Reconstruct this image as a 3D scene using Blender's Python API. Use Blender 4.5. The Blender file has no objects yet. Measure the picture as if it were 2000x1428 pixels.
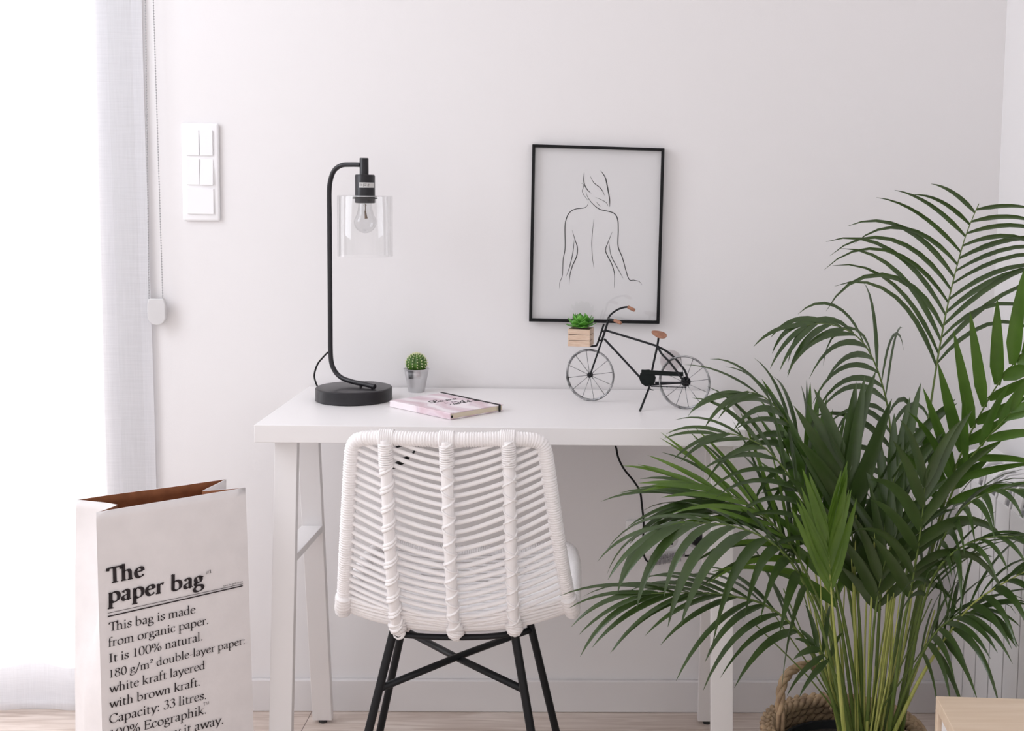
import bpy, bmesh, math, random
from mathutils import Vector as V, Matrix, noise
random.seed(7)
PI = math.pi
S = bpy.context.scene
COL = S.collection

# ------------------------------------------------------------------ camera
FPX, PPX, PPY = 2350.0, 1223.28, 588.6
PITCH, YAW, ROLL = 0.09532, 0.02651, 0.01473
CAM = V((0.63525, -2.68031, 1.20742))
_cy, _sy, _cp, _sp, _cr, _sr = math.cos(YAW), math.sin(YAW), math.cos(PITCH), math.sin(PITCH), math.cos(ROLL), math.sin(ROLL)
_R = V((_cy, -_sy, 0)); _Y = V((_sy, _cy, 0)); FWD = _cp*_Y - _sp*V((0, 0, 1)); _U = _sp*_Y + _cp*V((0, 0, 1))
RIGHT = _cr*_R + _sr*_U; UP = _cr*_U - _sr*_R
cam = bpy.data.cameras.new('camera'); co = bpy.data.objects.new('camera', cam); COL.objects.link(co)
cam.sensor_fit = 'HORIZONTAL'; cam.sensor_width = 36; cam.lens = 36*FPX/2000
cam.shift_x = (1000-PPX)/2000; cam.shift_y = (PPY-714)/2000
cam.clip_start = .05
m = Matrix((RIGHT, UP, -FWD)).transposed().to_4x4(); m.translation = CAM; co.matrix_world = m
S.camera = co

# ------------------------------------------------------------------ light
S.view_settings.view_transform = 'Standard'; S.view_settings.look = 'None'
S.view_settings.gamma = 1; S.view_settings.use_curve_mapping = False
S.view_settings.exposure = 0.20
w = bpy.data.worlds.new('world'); S.world = w; w.use_nodes = True
bg = w.node_tree.nodes['Background']; bg.inputs[0].default_value = (1, .965, .975, 1); bg.inputs[1].default_value = 1.10


def area(name, loc, target, sx, sy, power, color):
    l = bpy.data.lights.new(name, 'AREA'); l.shape = 'RECTANGLE'; l.size = sx; l.size_y = sy; l.energy = power; l.color = color
    o = bpy.data.objects.new(name, l); COL.objects.link(o); o.location = loc
    o.rotation_euler = (V(target)-V(loc)).to_track_quat('-Z', 'Y').to_euler()
    return o


area('left_added_light', (-1.16, -.80, 1.80), (0, -.55, 1.35), 1.0, 1.15, 15, (.88, .92, 1))  # area lamp added to brighten the back wall towards its left end
sl = bpy.data.lights.new('sun', 'SUN'); sl.energy = 17; sl.angle = math.radians(4); sl.color = (.97, .98, 1)
so = bpy.data.objects.new('sun', sl); COL.objects.link(so); so.location = (-1, 3, 3); so.rotation_euler = V((-.03, -1, -.58)).to_track_quat('-Z', 'Y').to_euler()


# ------------------------------------------------------------------ helpers
def ray(px, py):
    u, v = (px-PPX)/FPX, (py-PPY)/FPX
    return (RIGHT*u - UP*v + FWD)


def at(px, py, Y=None, Z=None, X=None, P=None, N=None):
    """the point of the place seen at (px, py) on a plane of the room"""
    d = ray(px, py)
    if Y is not None: t = (Y-CAM.y)/d.y
    elif Z is not None: t = (Z-CAM.z)/d.z
    elif X is not None: t = (X-CAM.x)/d.x
    else: t = (V(P)-CAM).dot(N)/d.dot(N)
    return CAM + d*t


def mpp(p):   # metres per pixel at p
    return (V(p)-CAM).dot(FWD)/FPX


def lin(h):
    h = h.lstrip('#'); c = [int(h[i:i+2], 16)/255 for i in (0, 2, 4)]
    return tuple(x/12.92 if x <= .04045 else ((x+.055)/1.055)**2.4 for x in c)


def mat(name, col, rough=.5, metal=0, spec=.5, var=0, vscale=20, bump=0, bscale=200, transl=0, stretch=None, coat=0, col2=None, detail=3):
    M = bpy.data.materials.new(name); M.use_nodes = True; nt = M.node_tree; b = nt.nodes['Principled BSDF']
    c = lin(col) if isinstance(col, str) else col
    b.inputs['Base Color'].default_value = (*c, 1); b.inputs['Roughness'].default_value = rough
    b.inputs['Metallic'].default_value = metal; b.inputs['Specular IOR Level'].default_value = spec
    b.inputs['Coat Weight'].default_value = coat
    vec = None
    if var or bump or col2:
        tc = nt.nodes.new('ShaderNodeTexCoord'); mp = nt.nodes.new('ShaderNodeMapping')
        nt.links.new(tc.outputs['Object'], mp.inputs['Vector']); vec = mp.outputs['Vector']
        if stretch: mp.inputs['Scale'].default_value = stretch
    rgb = None
    if var or col2:
        n = nt.nodes.new('ShaderNodeTexNoise'); n.inputs['Scale'].default_value = vscale; n.inputs['Detail'].default_value = detail
        r = nt.nodes.new('ShaderNodeValToRGB')
        c2 = (lin(col2) if isinstance(col2, str) else col2) if col2 else tuple(max(0, x*(1-var)) for x in c)
        r.color_ramp.elements[0].position = .3; r.color_ramp.elements[1].position = .7
        r.color_ramp.elements[0].color = (*c2, 1); r.color_ramp.elements[1].color = (*c, 1)
        nt.links.new(vec, n.inputs['Vector']); nt.links.new(n.outputs['Fac'], r.inputs['Fac']); nt.links.new(r.outputs['Color'], b.inputs['Base Color'])
        rgb = r.outputs['Color']
    if bump:
        n = nt.nodes.new('ShaderNodeTexNoise'); n.inputs['Scale'].default_value = bscale
        bp = nt.nodes.new('ShaderNodeBump'); bp.inputs['Strength'].default_value = bump; bp.inputs['Distance'].default_value = .002
        nt.links.new(vec, n.inputs['Vector']); nt.links.new(n.outputs['Fac'], bp.inputs['Height']); nt.links.new(bp.outputs['Normal'], b.inputs['Normal'])
    if transl:
        t = nt.nodes.new('ShaderNodeBsdfTranslucent'); t.inputs['Color'].default_value = (*c, 1)
        if rgb: nt.links.new(rgb, t.inputs['Color'])
        mx = nt.nodes.new('ShaderNodeMixShader'); mx.inputs[0].default_value = transl
        nt.links.new(b.outputs[0], mx.inputs[1]); nt.links.new(t.outputs[0], mx.inputs[2]); nt.links.new(mx.outputs[0], nt.nodes['Material Output'].inputs['Surface'])
    return M


def glass_mat(name, tint=(1, 1, 1), blend=.12, base=.04, rough=.02):
    M = bpy.data.materials.new(name); M.use_nodes = True; nt = M.node_tree; nt.nodes.remove(nt.nodes['Principled BSDF'])
    t = nt.nodes.new('ShaderNodeBsdfTransparent'); t.inputs[0].default_value = (*tint, 1)
    g = nt.nodes.new('ShaderNodeBsdfGlossy'); g.inputs['Roughness'].default_value = rough
    lw = nt.nodes.new('ShaderNodeLayerWeight'); lw.inputs['Blend'].default_value = blend
    ad = nt.nodes.new('ShaderNodeMath'); ad.operation = 'MULTIPLY_ADD'; ad.inputs[1].default_value = .55; ad.inputs[2].default_value = base
    ad.use_clamp = True
    mx = nt.nodes.new('ShaderNodeMixShader')
    nt.links.new(lw.outputs['Facing'], ad.inputs[0]); nt.links.new(ad.outputs[0], mx.inputs[0])
    nt.links.new(t.outputs[0], mx.inputs[1]); nt.links.new(g.outputs[0], mx.inputs[2])
    nt.links.new(mx.outputs[0], nt.nodes['Material Output'].inputs['Surface'])
    return M


class MB:
    def __init__(s): s.v, s.f, s.mi = [], [], []

    def add(s, vs, fs, mi=0):
        o = len(s.v); s.v += [V(x) for x in vs]; s.f += [tuple(i+o for i in f) for f in fs]; s.mi += [mi]*len(fs); return s

    def box(s, lo, hi, mi=0):
        x0, y0, z0 = lo; x1, y1, z1 = hi
        return s.hexa([(x0, y0, z0), (x1, y0, z0), (x1, y1, z0), (x0, y1, z0), (x0, y0, z1), (x1, y0, z1), (x1, y1, z1), (x0, y1, z1)], mi)

    def hexa(s, p, mi=0):   # 4 bottom (ccw from above), 4 top
        return s.add(p, [(3, 2, 1, 0), (4, 5, 6, 7), (0, 1, 5, 4), (1, 2, 6, 5), (2, 3, 7, 6), (3, 0, 4, 7)], mi)

    def beam(s, a, b, half_w, half_d, wdir, mi=0, horizontal_ends=False):
        a, b = V(a), V(b); t = (b-a).normalized(); wv = (V(wdir) - t*V(wdir).dot(t)).normalized(); dv = t.cross(wv)
        p = []
        for c in (a, b): p += [c-wv*half_w-dv*half_d, c+wv*half_w-dv*half_d, c+wv*half_w+dv*half_d, c-wv*half_w+dv*half_d]
        return s.hexa(p, mi)

    def tube(s, path, rad, n=8, closed=False, caps=True, flat=None, mi=0):
        path = [V(p) for p in path]; m = len(path); rr = rad if hasattr(rad, '__len__') else [rad]*m
        o = len(s.v); nrm = None; T = []
        for i in range(m):
            if closed: t = path[(i+1) % m]-path[i-1]
            else: t = path[min(i+1, m-1)]-path[max(i-1, 0)]
            T.append(t.normalized() if t.length > 1e-9 else V((0, 0, 1)))
        for i in range(m):
            t = T[i]
            if nrm is None:
                a = V((0, 0, 1)) if abs(t.z) < .9 else V((1, 0, 0)); nrm = t.cross(a).normalized()
            else:
                nrm = nrm - t*nrm.dot(t)
                nrm = nrm.normalized() if nrm.length > 1e-6 else t.orthogonal().normalized()
            bn = t.cross(nrm)
            for k in range(n):
                a = 2*PI*k/n; s.v.append(path[i] + (nrm*math.cos(a) + bn*math.sin(a)*(flat or 1))*rr[i])
        cnt = m if closed else m-1
        for i in range(cnt):
            j = (i+1) % m
            for k in range(n):
                l = (k+1) % n; s.f.append((o+i*n+k, o+i*n+l, o+j*n+l, o+j*n+k)); s.mi.append(mi)
        if caps and not closed:
            s.f.append(tuple(o+k for k in range(n))[::-1]); s.f.append(tuple(o+(m-1)*n+k for k in range(n))); s.mi += [mi, mi]
        return s

    def lathe(s, c, prof, n=32, axis=None, mi=0, caps=True):   # prof: (r, h)
        c = V(c); ax = V(axis).normalized() if axis else V((0, 0, 1)); u = ax.orthogonal().normalized(); v = ax.cross(u); o = len(s.v)
        for r, h in prof:
            for k in range(n):
                a = 2*PI*k/n; s.v.append(c + ax*h + (u*math.cos(a)+v*math.sin(a))*max(r, 1e-5))
        for i in range(len(prof)-1):
            for k in range(n):
                l = (k+1) % n; s.f.append((o+i*n+k, o+i*n+l, o+(i+1)*n+l, o+(i+1)*n+k)); s.mi.append(mi)
        if caps:
            s.f.append(tuple(o+k for k in range(n))[::-1]); s.f.append(tuple(o+(len(prof)-1)*n+k for k in range(n))); s.mi += [mi, mi]
        return s

    def ball(s, c, r, n=8, m=6, sq=(1, 1, 1), mi=0):
        o = len(s.v); c = V(c)
        for i in range(m+1):
            th = PI*i/m
            for k in range(n):
                a = 2*PI*k/n; s.v.append(c+V((r*math.sin(th)*math.cos(a)*sq[0], r*math.sin(th)*math.sin(a)*sq[1], r*math.cos(th)*sq[2])))
        for i in range(m):
            for k in range(n):
                l = (k+1) % n; s.f.append((o+i*n+k, o+(i+1)*n+k, o+(i+1)*n+l, o+i*n+l)); s.mi.append(mi)
        return s

    def grid(s, rows, mi=0):   # rows: list of lists of points
        o = len(s.v); n = len(rows[0])
        for r in rows: s.v += [V(p) for p in r]
        for i in range(len(rows)-1):
            for k in range(n-1): s.f.append((o+i*n+k, o+i*n+k+1, o+(i+1)*n+k+1, o+(i+1)*n+k)); s.mi.append(mi)
        return s


def smooth_path(pts, n=12, closed=False):
    pts = [V(p) for p in pts]; out = []; m = len(pts); segs = m if closed else m-1
    for i in range(segs):
        if closed: p0, p1, p2, p3 = pts[i-1], pts[i], pts[(i+1) % m], pts[(i+2) % m]
        else: p0, p1, p2, p3 = pts[max(i-1, 0)], pts[i], pts[i+1], pts[min(i+2, m-1)]
        for k in range(n):
            t = k/n; out.append(.5*((2*p1)+(p2-p0)*t+(2*p0-5*p1+4*p2-p3)*t*t+(3*p1-p0-3*p2+p3)*t**3))
    if not closed: out.append(pts[-1])
    return out


def resample(path, step):
    out = [path[0].copy()]; acc = 0
    for a, b in zip(path, path[1:]):
        L = (b-a).length; d = step-acc
        while d <= L: out.append(a+(b-a)*(d/L)); d += step
        acc = (acc+L) % step
    if (out[-1]-path[-1]).length > step*.3: out.append(path[-1].copy())
    return out


def tag(o, label=None, cat=None, group=None, kind=None):
    if label: o['label'] = label
    if cat: o['category'] = cat
    if group: o['group'] = group
    if kind: o['kind'] = kind
    return o


ROOT = {}


def thing(name, loc, label, cat, group=None):
    o = bpy.data.objects.new(name, None); COL.objects.link(o); o.location = loc; o.empty_display_size = .02
    ROOT[o] = V(loc)
    return tag(o, label, cat, group)


def build(name, mb, mats, parent=None, smooth=False, bevel=0, loc=None, subsurf=0, solid=0, auto=None, solid_mat=None, bseg=2, weld=False, norm=False):
    base = ROOT[parent] if parent else (V(loc) if loc is not None else V((0, 0, 0)))
    me = bpy.data.meshes.new(name); me.from_pydata([tuple(v-base) for v in mb.v], [], mb.f)
    for M_ in (mats if isinstance(mats, (list, tuple)) else [mats]): me.materials.append(M_)
    me.polygons.foreach_set('material_index', mb.mi)
    if norm or weld:
        b = bmesh.new(); b.from_mesh(me)
        if weld: bmesh.ops.remove_doubles(b, verts=b.verts, dist=1e-5)
        if norm: bmesh.ops.recalc_face_normals(b, faces=b.faces)
        b.to_mesh(me); b.free()
    if smooth or auto: me.polygons.foreach_set('use_smooth', [True]*len(me.polygons))
    if auto:
        me.set_sharp_from_angle(angle=math.radians(auto))
    me.update()
    o = bpy.data.objects.new(name, me); COL.objects.link(o)
    if parent: o.parent = parent
    else: o.location = base
    ROOT[o] = base
    if bevel:
        md = o.modifiers.new('bevel', 'BEVEL'); md.width = bevel; md.segments = bseg; md.limit_method = 'ANGLE'; md.angle_limit = math.radians(40)
    if solid:
        md = o.modifiers.new('solid', 'SOLIDIFY'); md.thickness = solid; md.offset = -1
        if solid_mat is not None: md.material_offset = solid_mat
    if subsurf:
        md = o.modifiers.new('sub', 'SUBSURF'); md.levels = subsurf; md.render_levels = subsurf
    return o


def structure(name, mb, m_, **k):
    return tag(build(name, mb, m_, **k), kind='structure')


def text_mesh(body, offset=0.0, spacing=1.0):
    """flat outline of a line of lettering: vertices in font units with baseline at 0, faces"""
    c = bpy.data.curves.new('lettering', 'FONT'); c.body = body; c.size = 1; c.offset = offset; c.space_character = spacing; c.resolution_u = 4
    o = bpy.data.objects.new('lettering', c); COL.objects.link(o)
    me = o.to_mesh(); vs = [V(v.co) for v in me.vertices]; fs = [tuple(p.vertices) for p in me.polygons]
    o.to_mesh_clear(); bpy.data.objects.remove(o); bpy.data.curves.remove(c)
    return vs, fs


def serif(s):
    r = ''
    for ch in s:
        if 'A' <= ch <= 'Z': r += chr(0x1D400+ord(ch)-65)
        elif 'a' <= ch <= 'z': r += chr(0x1D41A+ord(ch)-97)
        elif '0' <= ch <= '9': r += chr(0x1D7CE+ord(ch)-48)
        else: r += ch
    return r


# skeletons of an old-style book letter: advance | strokes; l straight, s curved, o closed, z serif (x,y,half), d dot
GL = {
'T': (.53, 'l.31,0,.31,.64;l.04,.635,.58,.635;z.31,0,.11;l.045,.64,.03,.52;l.575,.64,.59,.52'),
'h': (.52, 'l.11,0,.11,.70;s.11,.33,.19,.40,.30,.405,.37,.34,.38,.22;l.38,.24,.38,0;z.11,0,.09;z.38,0,.09;l.03,.665,.11,.70'),
'i': (.25, 'l.12,0,.12,.41;l.04,.375,.12,.41;z.12,0,.09;d.115,.58'),
's': (.37, 's.30,.33,.25,.395,.17,.405,.09,.36,.09,.28,.18,.22,.27,.17,.29,.08,.21,.005,.12,0,.06,.05;l.06,.05,.05,.12;l.30,.33,.305,.40'),
'b': (.52, 'l.10,.02,.10,.70;l.02,.665,.10,.70;s.10,.31,.18,.395,.29,.40,.40,.33,.43,.20,.39,.07,.27,0,.16,.01,.10,.04'),
'a': (.41, 's.07,.32,.11,.39,.20,.41,.28,.36,.29,.26;l.29,.28,.29,.07;s.29,.07,.32,.01,.40,.035;s.29,.24,.17,.20,.07,.14,.07,.05,.13,0,.22,.02,.29,.09'),
'g': (.46, 'o.21,.41,.11,.37,.09,.27,.13,.18,.21,.15,.30,.19,.33,.28,.30,.37;s.14,.18,.08,.11,.12,.05,.24,.03,.36,0,.41,-.09,.35,-.19,.21,-.23,.08,-.20,.04,-.12,.10,-.03,.16,.03;l.31,.36,.43,.385'),
'm': (.77, 'l.11,0,.11,.40;l.03,.37,.11,.41;s.11,.32,.19,.40,.29,.40,.35,.34,.36,.22;l.36,.24,.36,0;s.36,.32,.45,.40,.55,.40,.62,.34,.63,.22;l.63,.24,.63,0;z.11,0,.085;z.36,0,.085;z.63,0,.085'),
'd': (.50, 's.37,.33,.29,.40,.19,.40,.09,.33,.06,.19,.10,.06,.20,0,.29,.02,.37,.09;l.37,0,.37,.70;l.28,.665,.37,.70;l.37,.02,.46,.03'),
'e': (.42, 'l.08,.235,.36,.26;s.36,.26,.34,.36,.25,.41,.14,.38,.07,.27,.07,.14,.13,.04,.23,0,.32,.03,.38,.09'),
'f': (.30, 'l.12,0,.12,.52;s.12,.52,.14,.64,.22,.70,.32,.67;l.04,.395,.26,.395;z.12,0,.09'),
'r': (.35, 'l.11,0,.11,.40;l.03,.37,.11,.41;s.11,.30,.18,.38,.25,.40,.32,.375;z.11,0,.09'),
'o': (.50, 'o.25,.41,.12,.36,.065,.2,.12,.05,.25,-.005,.38,.05,.435,.2,.38,.36'),
'n': (.53, 'l.11,0,.11,.40;l.03,.37,.11,.41;s.11,.32,.20,.40,.31,.405,.38,.34,.39,.22;l.39,.24,.39,0;z.11,0,.09;z.39,0,.09'),
'c': (.41, 's.35,.33,.30,.395,.21,.41,.11,.36,.06,.22,.09,.08,.18,0,.28,.02,.37,.09'),
'p': (.51, 'l.11,-.25,.11,.40;l.03,.37,.11,.41;s.11,.31,.19,.395,.30,.40,.41,.33,.44,.20,.40,.07,.29,0,.18,.01,.11,.07;z.11,-.25,.09'),
'.': (.22, 'd.10,.03'), ':': (.22, 'd.10,.03;d.10,.36'), ' ': (.22, ''),
'I': (.33, 'l.16,0,.16,.64;z.16,0,.11;z.16,.635,.11'),
't': (.31, 'l.12,.07,.12,.50;s.12,.09,.15,.01,.22,0,.30,.04;l.04,.395,.28,.395'),
'1': (.45, 'l.23,0,.23,.62;z.23,0,.11;l.12,.57,.23,.63'),
'0': (.49, 'o.25,.63,.13,.57,.07,.31,.13,.06,.25,-.005,.37,.06,.43,.31,.37,.57'),
'8': (.49, 'o.25,.63,.14,.58,.12,.47,.25,.36,.37,.47,.36,.58;o.25,.35,.10,.25,.08,.12,.16,.01,.25,-.005,.35,.01,.42,.12,.39,.25'),
'3': (.46, 's.10,.55,.17,.62,.27,.63,.36,.56,.34,.44,.22,.36;s.22,.36,.34,.32,.40,.20,.34,.06,.22,-.01,.10,.03,.06,.09'),
'%': (.78, 'o.17,.63,.08,.58,.06,.48,.09,.36,.17,.33,.26,.37,.28,.48,.25,.59;o.60,.30,.51,.25,.49,.15,.52,.03,.60,0,.69,.04,.71,.15,.68,.26;l.58,.63,.20,0'),
'u': (.52, 'l.11,.40,.11,.12;s.11,.14,.14,.03,.22,0,.31,.03,.38,.10;l.38,.40,.38,0;l.03,.40,.11,.40;l.30,.40,.38,.40;l.38,.01,.46,.03'),
'l': (.24, 'l.11,0,.11,.70;l.03,.665,.11,.70;z.11,0,.09'),
'/': (.35, 'l.02,-.1,.33,.68'), '-': (.30, 'l.04,.20,.26,.21'), "'": (.2, 'l.1,.68,.09,.52'),
'\u00b2': (.29, 's.04,.60,.10,.66,.19,.63,.18,.54,.04,.40;l.04,.40,.23,.40'),
'y': (.46, 'l.06,.40,.24,0;s.41,.40,.24,0,.15,-.18,.05,-.22;z.06,.40,.06;z.41,.40,.06'),
'w': (.68, 'l.06,.4,.20,0;l.20,0,.35,.38;l.35,.38,.49,0;l.49,0,.64,.4;z.06,.4,.06;z.35,.4,.06;z.64,.4,.06'),
'k': (.51, 'l.11,0,.11,.70;l.03,.665,.11,.70;l.11,.17,.36,.39;l.20,.24,.42,.01;z.11,0,.09;z.38,.40,.07;z.43,0,.06'),
'C': (.64, 's.56,.50,.48,.61,.34,.645,.17,.57,.07,.36,.10,.16,.24,.02,.40,-.01,.52,.04,.59,.14;l.56,.50,.57,.62'),
'E': (.57, 'l.14,0,.14,.64;l.05,.635,.49,.635;l.14,.33,.40,.33;l.05,.008,.52,.008;l.49,.64,.50,.53;l.52,0,.54,.12;l.40,.27,.40,.39'),
'D': (.70, 'l.14,0,.14,.64;s.05,.63,.30,.635,.52,.56,.62,.34,.54,.10,.33,.005,.05,.008'),
}


def book_text(body, a=.045, b=.013, ang=20):
    vs, fs, x0 = [], [], 0; ca, sa = math.cos(math.radians(ang)), math.sin(math.radians(ang))
    def strip(P_, closed=False, hw=None):
        o = len(vs); n = len(P_)
        for i, p in enumerate(P_):
            t = (P_[(i+1) % n]-P_[i-1]) if closed else (P_[min(i+1, n-1)]-P_[max(i-1, 0)])
            t = t.normalized() if t.length > 0 else V((1, 0, 0)); nx, ny = -t.y, t.x
            h = hw or math.hypot(a*(nx*ca+ny*sa), b*(-nx*sa+ny*ca)); vs.append(V((x0+p.x+nx*h, p.y+ny*h, 0))); vs.append(V((x0+p.x-nx*h, p.y-ny*h, 0)))
        for i in range(n if closed else n-1):
            j = (i+1) % n; fs.append((o+2*i, o+2*i+1, o+2*j+1, o+2*j))
    for ch in body:
        adv, st = GL[ch]
        for k in st.split(';'):
            if not k: continue
            q = [float(v) for v in k[1:].split(',')]
            if k[0] == 'd':
                o = len(vs); r = a*1.15; vs.extend(V((x0+q[0]+r*math.cos(PI*i/6), q[1]+r*math.sin(PI*i/6), 0)) for i in range(12)); fs.append(tuple(range(o, o+12))); continue
            if k[0] == 'z': strip([V((q[0]-q[2]-a*.3, q[1]+.006, 0)), V((q[0]+q[2]+a*.3, q[1]+.006, 0))], hw=b*1.15); continue
            P_ = [V((q[i], q[i+1], 0)) for i in range(0, len(q), 2)]
            if k[0] == 'l': strip(P_)
            else: strip(smooth_path(P_, 6, closed=k[0] == 'o'), k[0] == 'o')
        x0 += adv + (a-.045)*.8
    return vs, fs


def script_font(s):
    r = ''
    for ch in s:
        if 'A' <= ch <= 'Z': r += chr(0x1D4D0+ord(ch)-65)
        elif 'a' <= ch <= 'z': r += chr(0x1D4EA+ord(ch)-97)
        else: r += ch
    return r


# ------------------------------------------------------------------ materials
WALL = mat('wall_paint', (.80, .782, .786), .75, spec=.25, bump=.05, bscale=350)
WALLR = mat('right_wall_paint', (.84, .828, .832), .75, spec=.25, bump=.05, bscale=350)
CEIL = mat('ceiling_paint', (.87, .86, .86), .8)
BASEB = mat('baseboard_lacquer', (.74, .718, .72), .45)
LACQ = mat('white_lacquer', (.84, .82, .82), .35, spec=.5, bump=.02, bscale=90)
PVC = mat('white_plastic', (.86, .855, .87), .35)
FRAMEW = mat('window_frame_white', (.80, .80, .82), .4)
BLACKM = mat('black_metal', (.008, .009, .011), .4, spec=.3)
BLACKP = mat('black_plastic', (.006, .006, .007), .45, spec=.25)
RUBBER = mat('black_rubber', (.03, .03, .03), .7)
SATIN = mat('satin_black_lamp', (.012, .011, .014), .34, spec=.4)
CHROME = mat('brushed_steel', (.62, .62, .63), .25, metal=1)
RATTAN = mat('white_rattan', (.93, .905, .905), .55, var=.04, vscale=60, bump=.25, bscale=320)
CORDM = mat('black_cord', (.006, .006, .007), .5, spec=.25)

# ------------------------------------------------------------------ the room
def floor_mat():
    M = bpy.data.materials.new('oak_laminate_floor'); M.use_nodes = True; nt = M.node_tree; b = nt.nodes['Principled BSDF']
    N, L = nt.nodes.new, nt.links.new
    tc = N('ShaderNodeTexCoord'); br = N('ShaderNodeTexBrick')
    br.inputs['Scale'].default_value = 1; br.inputs['Brick Width'].default_value = 1.25; br.inputs['Row Height'].default_value = .19
    br.inputs['Mortar Size'].default_value = .0012; br.inputs['Color1'].default_value = (*lin('e6dad1'), 1); br.inputs['Color2'].default_value = (*lin('dccec4'), 1)
    br.inputs['Mortar'].default_value = (*lin('8d7e76'), 1); br.offset = .37
    mp = N('ShaderNodeMapping'); mp.inputs['Scale'].default_value = (1.3, 16, 1)
    no = N('ShaderNodeTexNoise'); no.inputs['Scale'].default_value = 3; no.inputs['Detail'].default_value = 8; no.inputs['Distortion'].default_value = 1.4
    rp = N('ShaderNodeValToRGB'); rp.color_ramp.elements[0].position = .3; rp.color_ramp.elements[0].color = (*lin('c2b3a9'), 1)
    rp.color_ramp.elements[1].position = .68; rp.color_ramp.elements[1].color = (1, 1, 1, 1)
    mx = N('ShaderNodeMixRGB'); mx.blend_type = 'MULTIPLY'; mx.inputs[0].default_value = .75
    L(tc.outputs['Object'], br.inputs['Vector']); L(tc.outputs['Object'], mp.inputs['Vector']); L(mp.outputs['Vector'], no.inputs['Vector'])
    L(no.outputs['Fac'], rp.inputs['Fac']); L(br.outputs['Color'], mx.inputs[1]); L(rp.outputs['Color'], mx.inputs[2]); L(mx.outputs[0], b.inputs['Base Color'])
    b.inputs['Roughness'].default_value = .38
    return M


XR = 1.536          # right wall
XL = -1.00          # left wall
XJ = -0.455         # right jamb of the balcony door in the back wall
ZC, YB = 2.55, -3.5
structure('floor', MB().box((XL-.3, YB, -.06), (XR+.12, .35, 0)), floor_mat())
structure('ceiling', MB().box((XL-.12, YB, ZC), (XR+.12, .14, ZC+.1)), CEIL)
structure('wall_back', MB().box((XJ, 0, 0), (XR+.12, .14, ZC)).box((XL, 0, 2.25), (XJ, .14, ZC)), WALL)
structure('wall_right', MB().box((XR, YB, 0), (XR+.12, 0, ZC)), WALLR)
# left wall: a wide unseen opening, added to admit light, between a low parapet, a lintel and two piers
structure('wall_left', MB().box((XL-.12, -.35, 0), (XL, .14, ZC)).box((XL-.12, YB, 0), (XL, -2.75, ZC))
          .box((XL-.12, -2.75, 2.4), (XL, -.35, ZC)).box((XL-.12, -2.75, 0), (XL, -.35, .12)), WALL)
structure('baseboard_back', MB().box((XJ, -.013, 0), (XR, 0, .0755)), BASEB, bevel=.003)
structure('baseboard_right', MB().box((XR-.013, YB, 0), (XR, -.013, .0755)), BASEB, bevel=.003)
# balcony door behind the sheer curtain
wf = MB(); fx0, fx1 = XL+.01, XJ-.002
wf.box((fx0, .03, 0.0), (fx1, .10, .135)).box((fx0, .03, 2.19), (fx1, .10, 2.25))
for a, b in ((fx0, fx0+.06), (fx1-.014, fx1)): wf.box((a, .032, .06), (b, .098, 2.2))
win = structure('window_1', wf, FRAMEW, bevel=.004)
pane = MB().box((fx0+.06, .06, .06), (fx1-.014, .066, 2.2))
o = build('glass_pane', pane, glass_mat('window_glass', base=.02), parent=win)
wf = MB(); wx0, wx1 = XL-.085, XL-.03
for a, b in ((-2.75, -2.69), (-1.58, -1.50), (-.41, -.35)): wf.box((wx0, a, .12), (wx1, b, 2.4))
wf.box((wx0, -2.69, .12), (wx1, -.41, .18)).box((wx0, -2.69, 2.34), (wx1, -.41, 2.4))
win = structure('added_window_2', wf, FRAMEW, bevel=.004)  # unseen window, added to house the area lamp at left
build('glass_pane', MB().box((XL-.06, -2.69, .18), (XL-.054, -1.58, 2.34)).box((XL-.06, -1.5, .18), (XL-.054, -.41, 2.34)), bpy.data.materials['window_glass'], parent=win)
structure('trim_1', MB().box((XL, -.002, 0), (XJ, .14, .012)), FRAMEW)


def curtain_mat(name='sheer_linen', c=.9, tlm=.55):
    M = bpy.data.materials.new(name); M.use_nodes = True; nt = M.node_tree; N, L = nt.nodes.new, nt.links.new
    b = nt.nodes['Principled BSDF']; b.inputs['Base Color'].default_value = (c, c, c*1.02, 1); b.inputs['Roughness'].default_value = .9; b.inputs['Specular IOR Level'].default_value = .1
    tl = N('ShaderNodeBsdfTranslucent'); tl.inputs[0].default_value = (.95, .95, .97, 1)
    tr = N('ShaderNodeBsdfTransparent')
    m1 = N('ShaderNodeMixShader'); m1.inputs[0].default_value = tlm
    tc = N('ShaderNodeTexCoord'); fac = []
    for sc in ((420, 420, 14), (14, 14, 420)):
        mp = N('ShaderNodeMapping'); mp.inputs['Scale'].default_value = sc; no = N('ShaderNodeTexNoise'); no.inputs['Scale'].default_value = 1; no.inputs['Detail'].default_value = 1
        L(tc.outputs['Object'], mp.inputs['Vector']); L(mp.outputs['Vector'], no.inputs['Vector']); fac.append(no.outputs['Fac'])
    ad = N('ShaderNodeMath'); ad.operation = 'ADD'; L(fac[0], ad.inputs[0]); L(fac[1], ad.inputs[1])
    mr = N('ShaderNodeMapRange'); mr.inputs['From Min'].default_value = .6; mr.inputs['From Max'].default_value = 1.4; mr.inputs['To Min'].default_value = .19; mr.inputs['To Max'].default_value = .29
    L(ad.outputs[0], mr.inputs['Value'])
    m2 = N('ShaderNodeMixShader'); L(b.outputs[0], m1.inputs[1]); L(tl.outputs[0], m1.inputs[2])
    L(mr.outputs[0], m2.inputs[0]); L(m1.outputs[0], m2.inputs[1]); L(tr.outputs[0], m2.inputs[2]); L(m2.outputs[0], nt.nodes['Material Output'].inputs['Surface'])
    return M


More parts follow.
